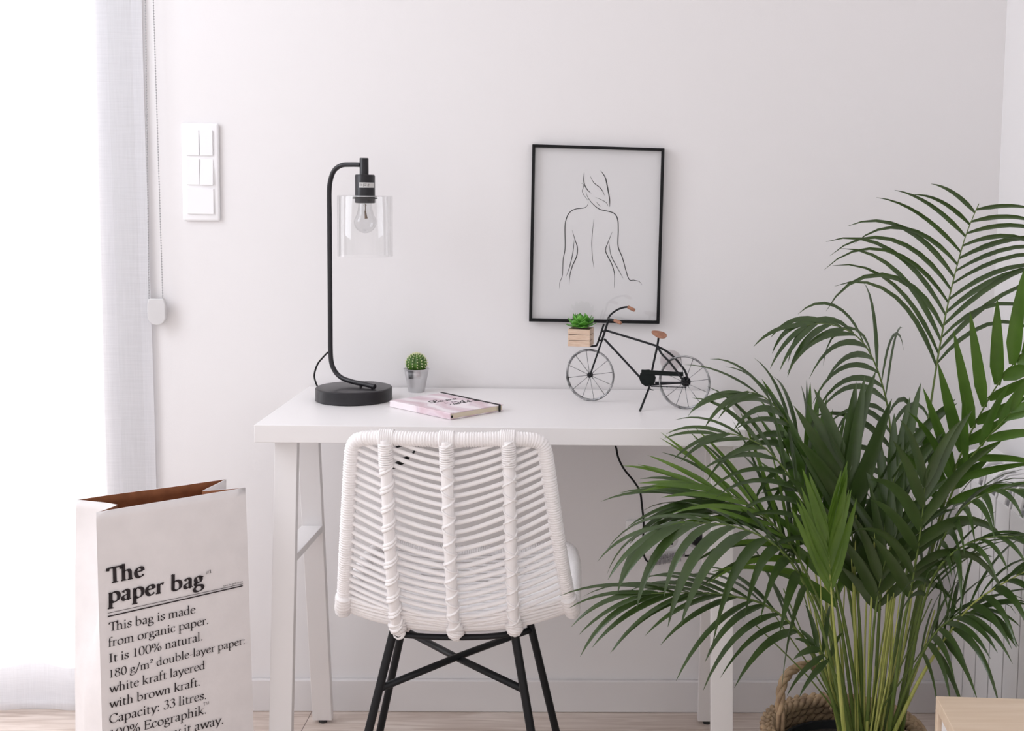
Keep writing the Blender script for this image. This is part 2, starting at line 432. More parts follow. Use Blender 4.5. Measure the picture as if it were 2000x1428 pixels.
CURT = curtain_mat()
CY = -.007
xe = at(293, 500, Y=CY).x; xh = at(206, 500, Y=CY).x
rows = []
for i in range(41):
    z = .004 + (2.44-.004)*i/40; r = []
    for k in range(121):
        x = XL+.03 + (xe-XL-.03)*k/120
        amp = .007*min(1, max(0, (xh-x)/.1))
        r.append((x + .004*math.sin(z*3), CY-.005+amp*math.sin(x*38+.5*math.sin(z*1.2)) - .001*math.sin(z*2.3), z))
    rows.append(r)
cu = thing('curtain', (xe, CY, .004), 'sheer white linen curtain glowing in front of the balcony door', 'curtain')
build('sheer_panel', MB().grid(rows), CURT, cu, smooth=True)
hem = []
for i in range(41):
    z = .004 + (2.44-.004)*i/40; r = []
    for k in range(9):
        x = xh + (xe-xh)*k/8; r.append((x + .004*math.sin(z*3), CY-.004-.001*math.sin(z*2.3)-.0015*math.sin(PI*k/8), z))
    hem.append(r)
build('side_hem', MB().grid(hem), curtain_mat('linen_hem', .74, .3), cu, smooth=True)
build('rail', MB().box((XL+.02, CY-.02, 2.44), (xe+.05, -.001, 2.475)), FRAMEW, cu)

# blind chain
c0 = at(291, 588, Y=-.022); c1 = at(318, 588, Y=-.022)
bc = thing('blind_chain', at(306, 635, Y=-.022), 'white beaded pull chain hanging at the curtain edge with a plastic weight', 'chain')
ch = MB()
for s_, (x_top, c) in enumerate(((at(284, 20, Y=-.022).x, c0), (at(300, 20, Y=-.022).x, c1))):
    zt = 2.42; z20 = at(290, 20, Y=-.022).z; n = int((zt-c.z)/.0058)
    for k in range(n):
        z = c.z + k*.0058; x = c.x+(x_top-c.x)*(z-c.z)/(z20-c.z)
        ch.ball((x, -.022, z), .0017, 6, 4)
    ch.tube([(c.x, -.022, c.z), (c.x+(x_top-c.x)*(zt-c.z)/(z20-c.z), -.022, zt)], .0005, 4)
build('bead_chain', ch, mat('chain_plastic', (.42, .42, .43), .4), bc, smooth=True)
wt = MB(); a = at(306.5, 583, Y=-.022); b_ = at(306.5, 635, Y=-.022); k = mpp(a); hw = 17.5*k; H = a.z-b_.z
prof = []
for i in range(25):
    t = i/24; ang = PI + PI*t; prof.append((a.x+hw*math.cos(ang), b_.z+H*.33 + H*.33*math.sin(ang)))
prof += [(a.x+hw, a.z-.012), (a.x+hw*.82, a.z), (a.x-hw*.82, a.z), (a.x-hw, a.z-.012)]
n = len(prof)
wt.add([(x, -.028, z) for x, z in prof]+[(x, -.016, z) for x, z in prof],
       [tuple(range(n)), tuple(range(2*n-1, n-1, -1))]+[(i, i+n, (i+1) % n+n, (i+1) % n) for i in range(n)])
build('chain_weight', wt, mat('weight_plastic', (.62, .61, .615), .35), bc, bevel=.002, norm=True)

# wall switches
sp0, sp1 = at(362, 240, Y=0), at(428, 432, Y=0)
cx, hwid = at(391, 336, Y=-.01).x, .0405; zt, zb = at(425, 241, Y=-.006).z, at(425, 432, Y=-.006).z
sw = thing('light_switch_panel', (cx, 0, zb), 'white triple light switch panel on the wall beside the curtain', 'light switch')
build('cover_plate', MB().box((cx-hwid, -.010, zb), (cx+hwid, 0, zt)), PVC, sw, bevel=.008, bseg=4, smooth=True)
mh = (zt-zb-.022)/3
for i in range(3):
    z1 = zt-.011-i*mh-.004; z0 = z1-mh+.008
    if i < 2:
        for s_ in (-1, 1):
            rk = MB(); x0, x1 = (cx-.029, cx-.0006) if s_ < 0 else (cx+.0006, cx+.029)
            tl = (.0025 if s_ > 0 else 0) if i == 1 else 0
            rk.hexa([(x0, -.0135-tl, z0), (x1, -.0135-tl, z0), (x1, -.009, z0), (x0, -.009, z0), (x0, -.0135+tl, z1), (x1, -.0135+tl, z1), (x1, -.009, z1), (x0, -.009, z1)])
            build('rocker', rk, PVC, sw, bevel=.0012)
    else:
        build('rocker', MB().hexa([(cx-.029, -.014, z0), (cx+.029, -.014, z0), (cx+.029, -.009, z0), (cx-.029, -.009, z0), (cx-.029, -.0125, z1), (cx+.029, -.0125, z1), (cx+.029, -.009, z1), (cx-.029, -.009, z1)]), PVC, sw, bevel=.0012)

# ------------------------------------------------------------------ desk
DW, DZ, DT, DB, DF = .925, .752, .0334, -.006, -.4415
dk = thing('desk', (DW/2, (DB+DF)/2, 0), 'white rectangular desk on two trestles against the back wall', 'desk')
build('desktop', MB().box((0, DF, DZ-DT), (DW, DB, DZ)), LACQ, dk, bevel=.0012)
ZU = DZ-DT
legs = {}
for side in (-1, 1):
    if side < 0:
        ft, fb = at(561, 866, Y=DF+.05), at(549.5, 1428, Y=DF+.012)
        bt, bb_ = at(604, 870, Y=DF+.20), at(630.5, 1393, Y=-.068)
    else:
        ft, fb = at(1410, 873, Y=DF+.05), at(1409, 1428, Y=DF+.012)
        bt, bb_ = at(1398, 873, Y=DF+.20), at(1381, 1396, Y=-.068)
    def ext(p, q, z): return p+(q-p)*((z-p.z)/(q.z-p.z))
    lw, ld = .0215, .0095
    for kind, (p, q) in (('front', (ft, fb)), ('back', (bt, bb_))):
        p, q = ext(p, q, ZU), ext(p, q, .0075)
        # keep the top in plan with the desk, the sides vertical
        v = []
        for c in (q, p):
            v += [(c.x-lw, c.y-ld, c.z), (c.x+lw, c.y-ld, c.z), (c.x+lw, c.y+ld, c.z), (c.x-lw, c.y+ld, c.z)]
        lg = build('leg', MB().hexa(v), LACQ, dk, bevel=.001)
        build('foot_pad', MB().lathe((q.x, q.y, 0), [(.0085, 0), (.0095, .002), (.0095, .008)], 16), RUBBER, lg, auto=40)
        legs[(side, kind)] = (p, q)
    zs1 = at(583, 1086, Y=DF+.03).z; zs0 = zs1-.014
    f0, b0 = [ext(*legs[(side, kk)], zs1) for kk in ('front', 'back')]
    xm = (f0.x+b0.x)/2
    cb = MB()
    cb.hexa([(f0.x-lw, f0.y+ld, zs0), (f0.x+lw, f0.y+ld, zs0), (b0.x+lw, b0.y-ld, zs0), (b0.x-lw, b0.y-ld, zs0),
             (f0.x-lw, f0.y+ld, zs1), (f0.x+lw, f0.y+ld, zs1), (b0.x+lw, b0.y-ld, zs1), (b0.x-lw, b0.y-ld, zs1)])
    build('crossbar', cb, LACQ, dk, bevel=.001)

# ------------------------------------------------------------------ picture on the wall
PW = -.004
pc = [at(x, y, Y=-.02) for x, y in ((1039.5, 281.5), (1298, 289.5), (1288, 633), (1033, 628))]   # TL TR BR BL
pic = thing('picture', (sum((p.x for p in pc))/4, 0, min(p.z for p in pc)), 'black framed line drawing of a woman seen from behind on the wall', 'picture')
cc = sum(pc, V())/4
def inset(p, d):
    i = pc.index(p); a = (pc[(i+1) % 4]-p).normalized(); b = (pc[i-1]-p).normalized(); return p+(a+b)*d
inn = [inset(p, .0065) for p in pc]
for i in range(4):
    j = (i+1) % 4; q = [pc[i], pc[j], inn[j], inn[i]]
    fr = MB(); yb, yf = -.002, -.020
    fr.hexa([(p.x, yf, p.z) for p in q]+[(p.x, yb, p.z) for p in q])
    build('frame_rail', fr, mat('black_frame', (.006, .006, .007), .45, spec=.2) if i == 0 else bpy.data.materials['black_frame'], pic, bevel=.0008, norm=True)
PAPER = mat('art_paper', (.72, .71, .72), .8)
build('paper', MB().add([(p.x, -.009, p.z) for p in inn]+[(p.x, -.003, p.z) for p in inn], [(3, 2, 1, 0), (4, 5, 6, 7), (0, 1, 5, 4), (1, 2, 6, 5), (2, 3, 7, 6), (3, 0, 4, 7)]), PAPER, pic, norm=True)
def zz(x, y): return at(1000+x/3.569, 260+y/3.569, Y=-.0095)
strokes = [
    ([(503, 275), (500, 320), (506, 360), (525, 395), (552, 420)], 4), ([(482, 350), (497, 357), (496, 382), (491, 405), (500, 430), (530, 470)], 2.2),
    ([(618, 262), (650, 310), (668, 390), (680, 460), (681, 515)], 5), ([(545, 300), (570, 345), (610, 378), (632, 405), (645, 435)], 3),
    ([(515, 410), (530, 450), (560, 490), (610, 530), (690, 550), (722, 570), (738, 610), (741, 680), (740, 790), (770, 870), (812, 1012), (850, 1025), (885, 1034), (906, 1056)], 4.2),
    ([(582, 448), (630, 468), (660, 488), (668, 510)], 2), ([(588, 480), (602, 497), (618, 512)], 1.8), ([(532, 480), (525, 505), (500, 522), (440, 530), (400, 555), (378, 600), (369, 660), (370, 800), (357, 880), (350, 995), (333, 1040), (331, 1085)], 3.6),
    ([(570, 600), (562, 680), (556, 770), (562, 880), (572, 940)], 2.2), ([(420, 678), (438, 740), (456, 800), (450, 860), (420, 930), (402, 1000), (398, 1055)], 4),
    ([(433, 745), (425, 830), (402, 930), (377, 1000)], 3), ([(699, 688), (670, 760), (652, 815), (668, 860), (698, 920), (714, 985), (712, 1078)], 4),
    ([(676, 760), (690, 850), (730, 930), (775, 1012)], 3)]
dr = MB()
for pts, wd in strokes:
    P_ = smooth_path([zz(*p) for p in pts], 10); n = len(P_); rows_ = []
    for i, p in enumerate(P_):
        t = (P_[min(i+1, n-1)]-P_[max(i-1, 0)]); t.y = 0; t.normalize(); sd = V((t.z, 0, -t.x)); f = max(.22, math.sin(PI*i/(n-1))**.6)
        hw = wd*f*.5*mpp(p)/3.569*1.7; rows_.append([(p.x-sd.x*hw, -.0093, p.z-sd.z*hw), (p.x+sd.x*hw, -.0093, p.z+sd.z*hw)])
    dr.grid(rows_)
build('line_drawing', dr, mat('drawing_ink', (.006, .006, .007), .8, spec=.1), pic)
build('glazing', MB().add([(p.x, -.0145, p.z) for p in inn]+[(p.x, -.0125, p.z) for p in inn], [(3, 2, 1, 0), (4, 5, 6, 7)]), glass_mat('picture_glass', base=.03, blend=.08), pic, norm=True)

# ------------------------------------------------------------------ table lamp
Zd = DZ
bc_ = at(691.5, 780.5, Z=Zd); LX, LY = bc_.x, bc_.y
lamp = thing('table_lamp', (LX, LY, Zd), 'black metal desk lamp with a clear glass cylinder shade', 'lamp')
kb = mpp(bc_)
R_ = 73.3*kb
build('base', MB().lathe((LX, LY, Zd), [(R_-.002, 0), (R_+.0006, .0015), (R_+.0006, .003), (R_, .0045), (R_, .0255), (R_-.0015, .027), (R_-.004, .0275), (.001, .0275)], 72), SATIN, lamp, auto=35)
zt = Zd+.0275
hy = LY-.005                                   # plane of the lamp head
py_ = LY+.028
def P3(x, y, Y): return at(x, y, Y=Y)
f_end = P3(732, 755.5, LY-.030)
pole = [f_end, P3(712, 750.5, LY-.014), P3(688, 745.5, LY+.004), P3(666, 737, LY+.018), P3(652, 721, LY+.026), P3(646, 697, py_), P3(645, 640, py_)]
top_ = [P3(643.5, 420, py_), P3(643, 376, py_-.002), P3(645.5, 352, py_-.005), P3(653, 333, py_-.010), P3(667, 323, py_-.017), P3(684, 321.5, py_-.024), P3(704, 321.8, hy)]
build('pole', MB().tube(smooth_path(pole, 8)+smooth_path(top_, 8), 4.7*kb, 16), SATIN, lamp, auto=40)
for f in (.12, .62):
    p = pole[0].lerp(pole[2], f); build('standoff', MB().tube([V((p.x, p.y, zt-.001)), p], .0028, 10), SATIN, lamp, auto=40)
hx = at(713, 385, Y=hy); HX, HZ = hx.x, hx.z; kh = mpp(hx)
zz_ = lambda y: at(713, y, Y=hy).z
build('stem', MB().lathe((HX-1.5*kh, hy, 0), [(8.6*kh, zz_(342)), (8.6*kh, zz_(309.5)), (7.8*kh, zz_(308.5)), (.0005, zz_(308.5))], 24), SATIN, lamp, auto=40)
sk = build('socket', MB().lathe((HX, hy, 0), [(17*kh, zz_(397)), (19.5*kh, zz_(396)), (19.5*kh, zz_(388.6)), (24*kh, zz_(388.4)), (24*kh, zz_(386)), (19.3*kh, zz_(385.6)), (19.3*kh, zz_(343)), (17.8*kh, zz_(341)), (.0005, zz_(341))], 40), SATIN, lamp, auto=40)
build('collar', MB().lathe((HX, hy, 0), [(20*kh, zz_(384.8)), (23.5*kh, zz_(384.4)), (23.5*kh, zz_(382.4)), (20*kh, zz_(382))], 40), mat('socket_ring', (.55, .55, .56), .3, metal=.6), sk, auto=40)
st = MB(); rws = []
for z in (zz_(356.5), zz_(366.5)):
    rws.append([(HX+19.45*kh*math.sin(a), hy-19.45*kh*math.cos(a), z) for a in [(-.42+1.75*i/14) for i in range(15)]])
st.grid(rws)
stk = build('sticker', st, mat('sticker_paper', (.62, .61, .60), .5), sk, smooth=True)
mk = MB()
for a0, a1, f0, f1 in ((-.34, -.29, .25, .8), (-.24, -.2, .25, .8), (-.15, -.1, .3, .75), (.0, .05, .2, .8), (.1, .35, .65, .75), (.12, .32, .35, .45), (.42, .6, .3, .42), (.45, .62, .6, .72)):
    za, zb2 = zz_(366.5), zz_(356.5)
    mk.grid([[(HX+19.52*kh*math.sin(a0+(a1-a0)*i/4), hy-19.52*kh*math.cos(a0+(a1-a0)*i/4), za+(zb2-za)*f) for i in range(5)] for f in (f0, f1)])
build('print_marks', mk, mat('sticker_ink', (.15, .15, .15), .6), stk)
SHG = glass_mat('clear_shade_glass', blend=.22, base=.015, tint=(.995, .995, .995))
zr0, zr1 = zz_(500), zz_(384.5); rs = 53*kh
sh = MB().lathe((HX, hy, 0), [(rs, zr0), (rs, zr1+.001), (rs-.001, zr1+.0025), (20*kh, zr1+.0025), (20*kh, zr1+.0008), (rs-.0025, zr1+.0008), (rs-.003, zr1), (rs-.003, zr0), (rs, zr0)], 64, caps=False)
build('glass_shade', sh, SHG, lamp, auto=40)
BG = glass_mat('bulb_glass', blend=.22, base=.02)
bz = zz_(434); rb = 21.5*kh
prof = []
for i in range(15):
    a = -PI/2 + i*(PI*.72)/14; prof.append((rb*math.cos(a), bz+rb*math.sin(a)))
prof += [(13.5*kh, zz_(408)), (12.5*kh, zz_(397)), (12.5*kh, zz_(388))]
bulb = build('bulb', MB().lathe((HX, hy, 0), prof, 32, caps=False), BG, lamp, smooth=True)
fl = MB().tube([(HX, hy, zz_(398)), (HX+.001, hy, zz_(404)), (HX, hy, zz_(412))], .0009, 6).tube([(HX, hy, zz_(412)), (HX+2*kh, hy, zz_(427))], [1.5*kh, 3*kh], 8)
fl.tube([(HX-3*kh, hy, zz_(400)), (HX, hy, zz_(405)), (HX+3*kh, hy, zz_(400))], .0004, 5)
build('filament_stem', fl, mat('filament', (.12, .07, .04), .5), bulb)
cordpath = smooth_path([P3(640.5, 688, py_+.004), P3(630, 699, py_+.012), P3(620, 712, py_+.02), P3(614, 732, LY+.055), P3(617, 748, LY+.073), P3(622, 758, LY+.078)], 10)
build('cord', MB().tube(cordpath, .0019, 8), CORDM, lamp, smooth=True)

# ------------------------------------------------------------------ lamp cord under the desk, with its switch
lc = thing('electric_cable', at(1262, 1098, Y=-.03), 'black lamp cord hanging below the desk down to a coiled cable tidy', 'cord')
yc = -.06
pth = [at(822, 862, Y=-.022), at(812, 877, Y=-.13), at(806, 887, Y=-.12)]
build('cable', MB().tube(smooth_path(pth, 6), .0022, 8), CORDM, lc, smooth=True)
s1, s2 = at(803, 890, Y=-.118), at(766, 914, Y=-.105)
ax = (s2-s1); swm = MB(); n_ = 8
pr = [(.35, .0035), (.55, .006), (.62, .011), (.7, .012), (.9, .011), (1.0, .006)]
swm.tube([s1+ax*f for f in (0, .08, .2, .35, .55, .75, .92, 1)], [.003, .004, .0075, .0105, .011, .0105, .0085, .004], 12, flat=.6)
build('inline_switch', swm, BLACKP, lc, smooth=True)
pth = [s2, at(745, 930, Y=-.09), at(760, 946, Y=-.022), at(860, 940, Y=-.03), at(960, 902, Y=-.03), at(1060, 868, Y=-.035), at(1150, 850, Y=-.04), at(1195, 858, Y=-.04), at(1203, 874, Y=-.04), at(1208, 895, Y=-.04), at(1220, 918, Y=-.04), at(1238, 940, Y=-.038), at(1250, 961, Y=-.036),
       at(1254, 990, Y=-.035), at(1257, 1020, Y=-.035), at(1256, 1060, Y=-.035), at(1257.5, 1083, Y=-.035), at(1263, 1095, Y=-.034), at(1272, 1100, Y=-.033)]
pth[1:7] = [at(748, 905, Y=-.08), at(760, 880, Y=-.022), at(860, 850, Y=-.03), at(960, 842, Y=-.03), at(1060, 842, Y=-.035), at(1150, 842, Y=-.04)]
build('cable', MB().tube(smooth_path(pth, 8), .0023, 8), CORDM, lc, smooth=True)
# coil wrap: two runs of spiral tube
GREYW = mat('spiral_wrap', (.42, .40, .41), .4)
for (a, b, ye, rr) in (((1271, 1092), (1338, 1082), -.033, .0062), ((1272, 1101), (1330, 1092), -.040, .0050)):
    a, b = at(*a, Y=ye), at(*b, Y=ye); hl = []; turns = 22; d = (b-a).normalized(); u = d.orthogonal().normalized(); v = d.cross(u)
    for i in range(turns*10+1):
        an = 2*PI*i/10; hl.append(a+(b-a)*(i/(turns*10))+(u*math.cos(an)+v*math.sin(an))*rr)
    build('spiral_wrap', MB().tube(hl, .0009, 5), GREYW, lc, smooth=True)
    build('cable', MB().tube([a, b], rr*.55, 8), mat('wrapped_cord', (.32, .31, .32), .5), lc, smooth=True)
ye = -.035
build('cable', MB().tube(smooth_path([at(1336, 1086, Y=ye), at(1350, 1084, Y=ye), at(1362, 1074, Y=ye), at(1362, 1062, Y=-.045)], 8), .0023, 8), CORDM, lc, smooth=True)

# wall outlets
o0, o1 = at(1222, 1016, Y=-.004), at(1383, 1087, Y=-.004)
ot = thing('wall_outlet', (o0.x, 0, o1.z), 'white triple wall socket plate low on the wall under the desk', 'outlet')
build('cover_plate', MB().box((o0.x, -.008, o1.z), (o1.x, 0, o0.z)), PVC, ot, bevel=.004)
i0, i1 = at(1231.5, 1024.5, Y=-.008), at(1375, 1077, Y=-.008)
wd = (i1.x-i0.x)
xs = [i0.x, at(1278.5, 1050, Y=-.008).x, at(1291, 1050, Y=-.008).x, at(1342, 1050, Y=-.008).x, i1.x]
for i in range(4):
    x0, x1 = xs[i]+.0004, xs[i+1]-.0004
    mod = build('module', MB().box((x0, -.0105, i1.z), (x1, -.0075, i0.z)), PVC, ot, bevel=.0005)
    if i >= 2:
        c = at(1308, 1054, Y=-.011) if i == 2 else at(1358, 1054, Y=-.011)
        build('socket_well', MB().lathe((c.x, -.0108, c.z), [(.0195, 0), (.0185, -.0004), (.017, -.0002), (.001, .0002)], 32, axis=(0, -1, 0)), mat('socket_well', (.62, .61, .61), .4), mod, auto=40)
        if i == 2:
            hol = MB()
            for p in ((1304.5, 1047), (1312.5, 1062.5)):
                q = at(*p, Y=-.0112); hol.lathe((q.x, -.0104, q.z), [(.0026, 0), (.0026, .0008)], 14, axis=(0, -1, 0))
            build('pin_hole', hol, BLACKP, mod)
pg = at(1361, 1054, Y=-.03)
plug = thing('power_plug', (pg.x, -.012, pg.z), 'black plug pushed into the right wall socket behind the desk leg', 'plug')
build('plug_body', MB().lathe((pg.x, -.0112, pg.z), [(.0165, 0), (.0175, .003), (.0165, .012), (.012, .026), (.006, .034), (.001, .036)], 24, axis=(0, -1, 0)), BLACKP, plug, auto=40)
build('cord_grip', MB().tube([(pg.x, -.035, pg.z-.004), (pg.x, -.042, pg.z-.012)], .004, 10), BLACKP, plug, smooth=True)

# ------------------------------------------------------------------ cactus in a zinc pot
cp = at(813.5, 765, Z=Zd); kc = mpp(cp); CX, CY_ = cp.x, cp.y
zc = lambda y: at(814, y, Y=CY_).z
cz = zc(720)-Zd
ZINC = mat('zinc', (.60, .60, .61), .28, metal=1, bump=.15, bscale=60)
pot = thing('cactus_pot', (CX, CY_, Zd), 'small tapered zinc bucket holding a round cactus', 'plant pot')
r0, r1 = 15.6*kc, 24.0*kc
def rr_(f): return r0+(r1-r0)*f
pf = [(r0*.9, .001), (r0, 0), (r0+.0003, .002), (rr_(.3), cz*.3), (rr_(.6), cz*.6), (rr_(.62)+.0006, cz*.63), (rr_(.65), cz*.66), (rr_(.68)+.0006, cz*.69), (rr_(.71), cz*.72), (rr_(.8)+.0005, cz*.80), (rr_(.83), cz*.82), (r1, cz*.985), (r1+.0013, cz*.99), (r1+.0015, cz), (r1+.0008, cz+.0005), (r1-.0006, cz*.99), (rr_(.75)-.0005, cz*.8), (.001, cz*.8)]
build('bucket', MB().lathe((CX, CY_, Zd), pf, 48), ZINC, pot, auto=45)
build('soil', MB().lathe((CX, CY_, Zd), [(rr_(.78)-.001, cz*.82), (.001, cz*.86)], 24, caps=False), mat('potting_soil', (.03, .022, .016), .9, bump=.6, bscale=300), pot, smooth=True)
cac = thing('cactus', (CX, CY_, Zd+cz*.85), 'small round green cactus with pale spines in the zinc bucket', 'cactus')
cb_ = MB(); rc = 19.5*kc; zc0 = zc(710); n_, m_ = 96, 28; rowsb = []
for i in range(m_+1):
    th = PI*i/m_; r = []
    for k in range(n_+1):
        a = 2*PI*k/n_; ribf = math.cos(14*a); tub = math.cos(th*15+ (PI if int(14*a/(2*PI)+.5) % 2 else 0))
        q = rc*(1+.045*ribf+.03*tub*max(0, ribf))*(1 if i not in (0, m_) else 1)
        r.append((CX+q*math.sin(th)*math.cos(a), CY_+q*math.sin(th)*math.sin(a), zc0+q*.97*math.cos(th)))
    rowsb.append(r)
cb_.grid(rowsb)
cbody = build('body', cb_, mat('cactus_green', '4f7a22', .5, col2='2f5216', vscale=90), cac, smooth=True, weld=True, norm=True)
sp = MB(); bud = MB()
for j in range(14):
    a = 2*PI*j/14
    for i in range(7):
        th = .12 + i*.27 + (.13 if j % 2 else 0)
        if th > 2.0: continue
        d = V((math.sin(th)*math.cos(a), math.sin(th)*math.sin(a), .97*math.cos(th))); p = V((CX, CY_, zc0))+d*rc*1.06
        bud.ball(p, .0013, 6, 4)
        for q in range(6):
            e = (d+V((random.uniform(-1, 1), random.uniform(-1, 1), random.uniform(-1, 1)))*.7).normalized(); sp.tube([p, p+e*.0035], [.00025, .0001], 3, caps=False)
build('areoles', bud, mat('cactus_areole', 'dfe6b0', .8), cac, smooth=True)
build('spines', sp, mat('cactus_spine', 'e9e6c8', .6), cac)

# ------------------------------------------------------------------ notebook
BT = .0135; zt = Zd+BT
nb = [at(*p, Z=zt) for p in ((772, 781.5), (867, 765.6), (981, 791.2), (868.6, 808))]   # TL TR BR BL (spine TL-BL)
TL, TR, BR_, BL = nb
eu = ((TR-TL)+(BR_-BL)).normalized(); wB = ((TR-TL).length+(BR_-BL).length)/2
ev0 = ((BL-TL)+(BR_-TR)); ev = (ev0-eu*ev0.dot(eu)).normalized(); hB = ev0.length/2
cen = (TL+TR+BR_+BL)/4; O = cen-eu*wB/2-ev*hB/2; O.z = 0
def nbp(u, v, z): return O+eu*(u*wB)+ev*(v*hB)+V((0, 0, z))
book = thing('notebook', (cen.x, cen.y, Zd), 'pink marbled notebook with a black elastic band lying on the desk', 'notebook')
def nbox(u0, u1, v0, v1, z0, z1): return [nbp(u0, v1, z0), nbp(u1, v1, z0), nbp(u1, v0, z0), nbp(u0, v0, z0), nbp(u0, v1, z1), nbp(u1, v1, z1), nbp(u1, v0, z1), nbp(u0, v0, z1)]
def marble():
    M = bpy.data.materials.new('pink_marbled_cover'); M.use_nodes = True; nt = M.node_tree; N, L = nt.nodes.new, nt.links.new; b = nt.nodes['Principled BSDF']
    tc = N('ShaderNodeTexCoord'); wv = N('ShaderNodeTexWave'); wv.inputs['Scale'].default_value = 9; wv.inputs['Distortion'].default_value = 9; wv.inputs['Detail'].default_value = 3; wv.inputs['Detail Scale'].default_value = .8
    wv.bands_direction = 'DIAGONAL'; r = N('ShaderNodeValToRGB'); e = r.color_ramp.elements
    e[0].color = (*lin('d5bcc4'), 1); e[1].color = (*lin('efe6ea'), 1); e[0].position = .0; e[1].position = .9
    for p_, c_ in ((.3, 'e0d0d6'), (.5, 'd9c6d0'), (.65, 'e9dde1')): x = e.new(p_); x.color = (*lin(c_), 1)
    L(tc.outputs['Object'], wv.inputs['Vector']); L(wv.outputs['Fac'], r.inputs['Fac']); L(r.outputs['Color'], b.inputs['Base Color']); b.inputs['Roughness'].default_value = .4
    return M
MAR = marble()
build('page_block', MB().hexa(nbox(.012, .985, .012, .988, Zd+.0022, zt-.0018)), mat('cream_pages', 'e8dcc4', .8, stretch=(1, 1, 400), var=.12, vscale=5), book)
build('cover', MB().hexa(nbox(0, 1, 0, 1, zt-.0018, zt)), MAR, book, bevel=.0006)
build('cover', MB().hexa(nbox(0, 1, 0, 1, Zd+.0004, Zd+.0022)), MAR, book, bevel=.0006)
build('spine', MB().hexa(nbox(-.004, .012, 0, 1, Zd+.0004, zt)), MAR, book, bevel=.002)
eb = MB(); ua, ub = .985, .925
for (v0, v1, z0, z1) in ((-.006, 1.006, zt, zt+.0012), (1.0, 1.006, Zd+.0002, zt+.0012), (-.006, 0, Zd+.0002, zt+.0012)):
    f = lambda v: ua+(ub-ua)*v
    hw = .022
    eb.hexa([nbp(f(v1)-hw, v1, z0), nbp(f(v1)+hw*.6, v1, z0), nbp(f(v0)+hw*.6, v0, z0), nbp(f(v0)-hw, v0, z0), nbp(f(v1)-hw, v1, z1), nbp(f(v1)+hw*.6, v1, z1), nbp(f(v0)+hw*.6, v0, z1), nbp(f(v0)-hw, v0, z1)])
build('elastic_band', eb, mat('black_elastic', (.02, .018, .018), .8), book)
build('ribbon', MB().hexa(nbox(.012, .045, 1.0, 1.0015, Zd+.004, Zd+.0085)), bpy.data.materials['black_elastic'], book)
lt = MB()
for body, u0, v0, size in (('Love', .27, .44, .25), ('is in', .42, .55, .12), ('the', .40, .66, .12), ('Air', .52, .66, .27)):
    vs, fs = text_mesh(script_font(body), 0.004)
    lt.add([nbp(u0+x.x*size*.155/wB*1.0, v0-x.y*size*.155/hB, zt+.00035) for x in vs], fs)
build('lettering', lt, mat('notebook_ink', (.03, .025, .03), .6), book)

# ------------------------------------------------------------------ model bicycle
Cf, Cr = at(1154, 783.5, Z=Zd), at(1341, 799.5, Z=Zd)
bdir = (Cr-Cf).normalized(); BN = bdir.cross(V((0, 0, 1))).normalized()      # BN: towards the camera side
if BN.y > 0: BN = -BN
def bp(x, y, off=0): return at(x, y, P=Cf+BN*off, N=BN)
bike = thing('bicycle_model', (Cf+Cr)/2, 'black wire model bicycle with silver spoked wheels standing on the desk', 'model bicycle')
WIRE = mat('wheel_wire', (.50, .50, .51), .3, metal=.9, var=.85, vscale=70)
for nm, (cx_, cy_), fy in (('front_wheel', (1152.5, 732.5), 0), ('rear_wheel', (1337, 746.5), 0)):
    c = bp(cx_, cy_); r = c.z-Zd
    wh = MB()
    for (rad_, th, off) in ((r-.0019, .0019, .0010), (r-.0036, .0014, -.0014)):
        wh.tube([c+BN*off+(bdir*math.cos(2*PI*i/64)+V((0, 0, 1))*math.sin(2*PI*i/64))*rad_ for i in range(64)], th, 8, closed=True)
    W = build(nm, wh, WIRE, bike, smooth=True)
    for i in range(12):
        a = 2*PI*(i+.35)/12; d = bdir*math.cos(a)+V((0, 0, 1))*math.sin(a)
        build('spoke', MB().tube([c+d*.004+BN*.002*(1 if i % 2 else -1), c+d*(r-.0025)], .0007, 6), WIRE, W, smooth=True)
    hub = MB().lathe(c-BN*.006, [(.003, 0), (.0055, .002), (.0055, .01), (.003, .012), (.0012, .014)], 20, axis=BN)
    if nm == 'rear_wheel':
        hub.lathe(c-BN*.009, [(.001, 0), (.0105, .0002), (.0105, .0016), (.001, .0018)], 24, axis=BN)
    build('hub', hub, BLACKM, W, auto=40)
def btube(name, pts, r, parent=bike, m_=BLACKM, sm=6): return build(name, MB().tube(smooth_path(pts, sm), r, 10), m_, parent, smooth=True)
fr = MB()
for pts in ([bp(1182, 645), bp(1277, 674), bp(1285, 678)], [bp(1180, 662), bp(1214, 698), bp(1249, 736), bp(1262, 749)], [bp(1286.5, 657), bp(1283.5, 677), bp(1274, 721), bp(1268, 756)],
            [bp(1280, 747.5), bp(1337, 748)], [bp(1268, 752), bp(1336, 747, -.006)]):
    fr.tube(smooth_path(pts, 4), .0023, 10)
for sg, pts in ((1, [(1285, 678), (1293, 692), (1310, 710), (1337, 746)]), (-1, [(1286, 678), (1300, 685), (1317, 698.5), (1337, 723), (1343, 742)])):
    fr.tube(smooth_path([bp(x, y, (.007 if i else 0)*sg*(1 if i > 1 else .6)) for i, (x, y) in enumerate(pts)], 5), .0024, 10)
build('frame', fr, BLACKM, bike, smooth=True)
fk = MB().tube(smooth_path([bp(1188, 626), bp(1182, 645), bp(1175, 667)], 4), .0024, 10)
for sg in (-1, 1): fk.tube(smooth_path([bp(1175, 667), bp(1170.5, 680, .0045*sg), bp(1152.5, 732.5, .0075*sg)], 4), .0019, 10)
fk.tube([bp(1181, 647), bp(1174, 647)], .0018, 8).tube([bp(1176, 665), bp(1169, 665)], .0018, 8)
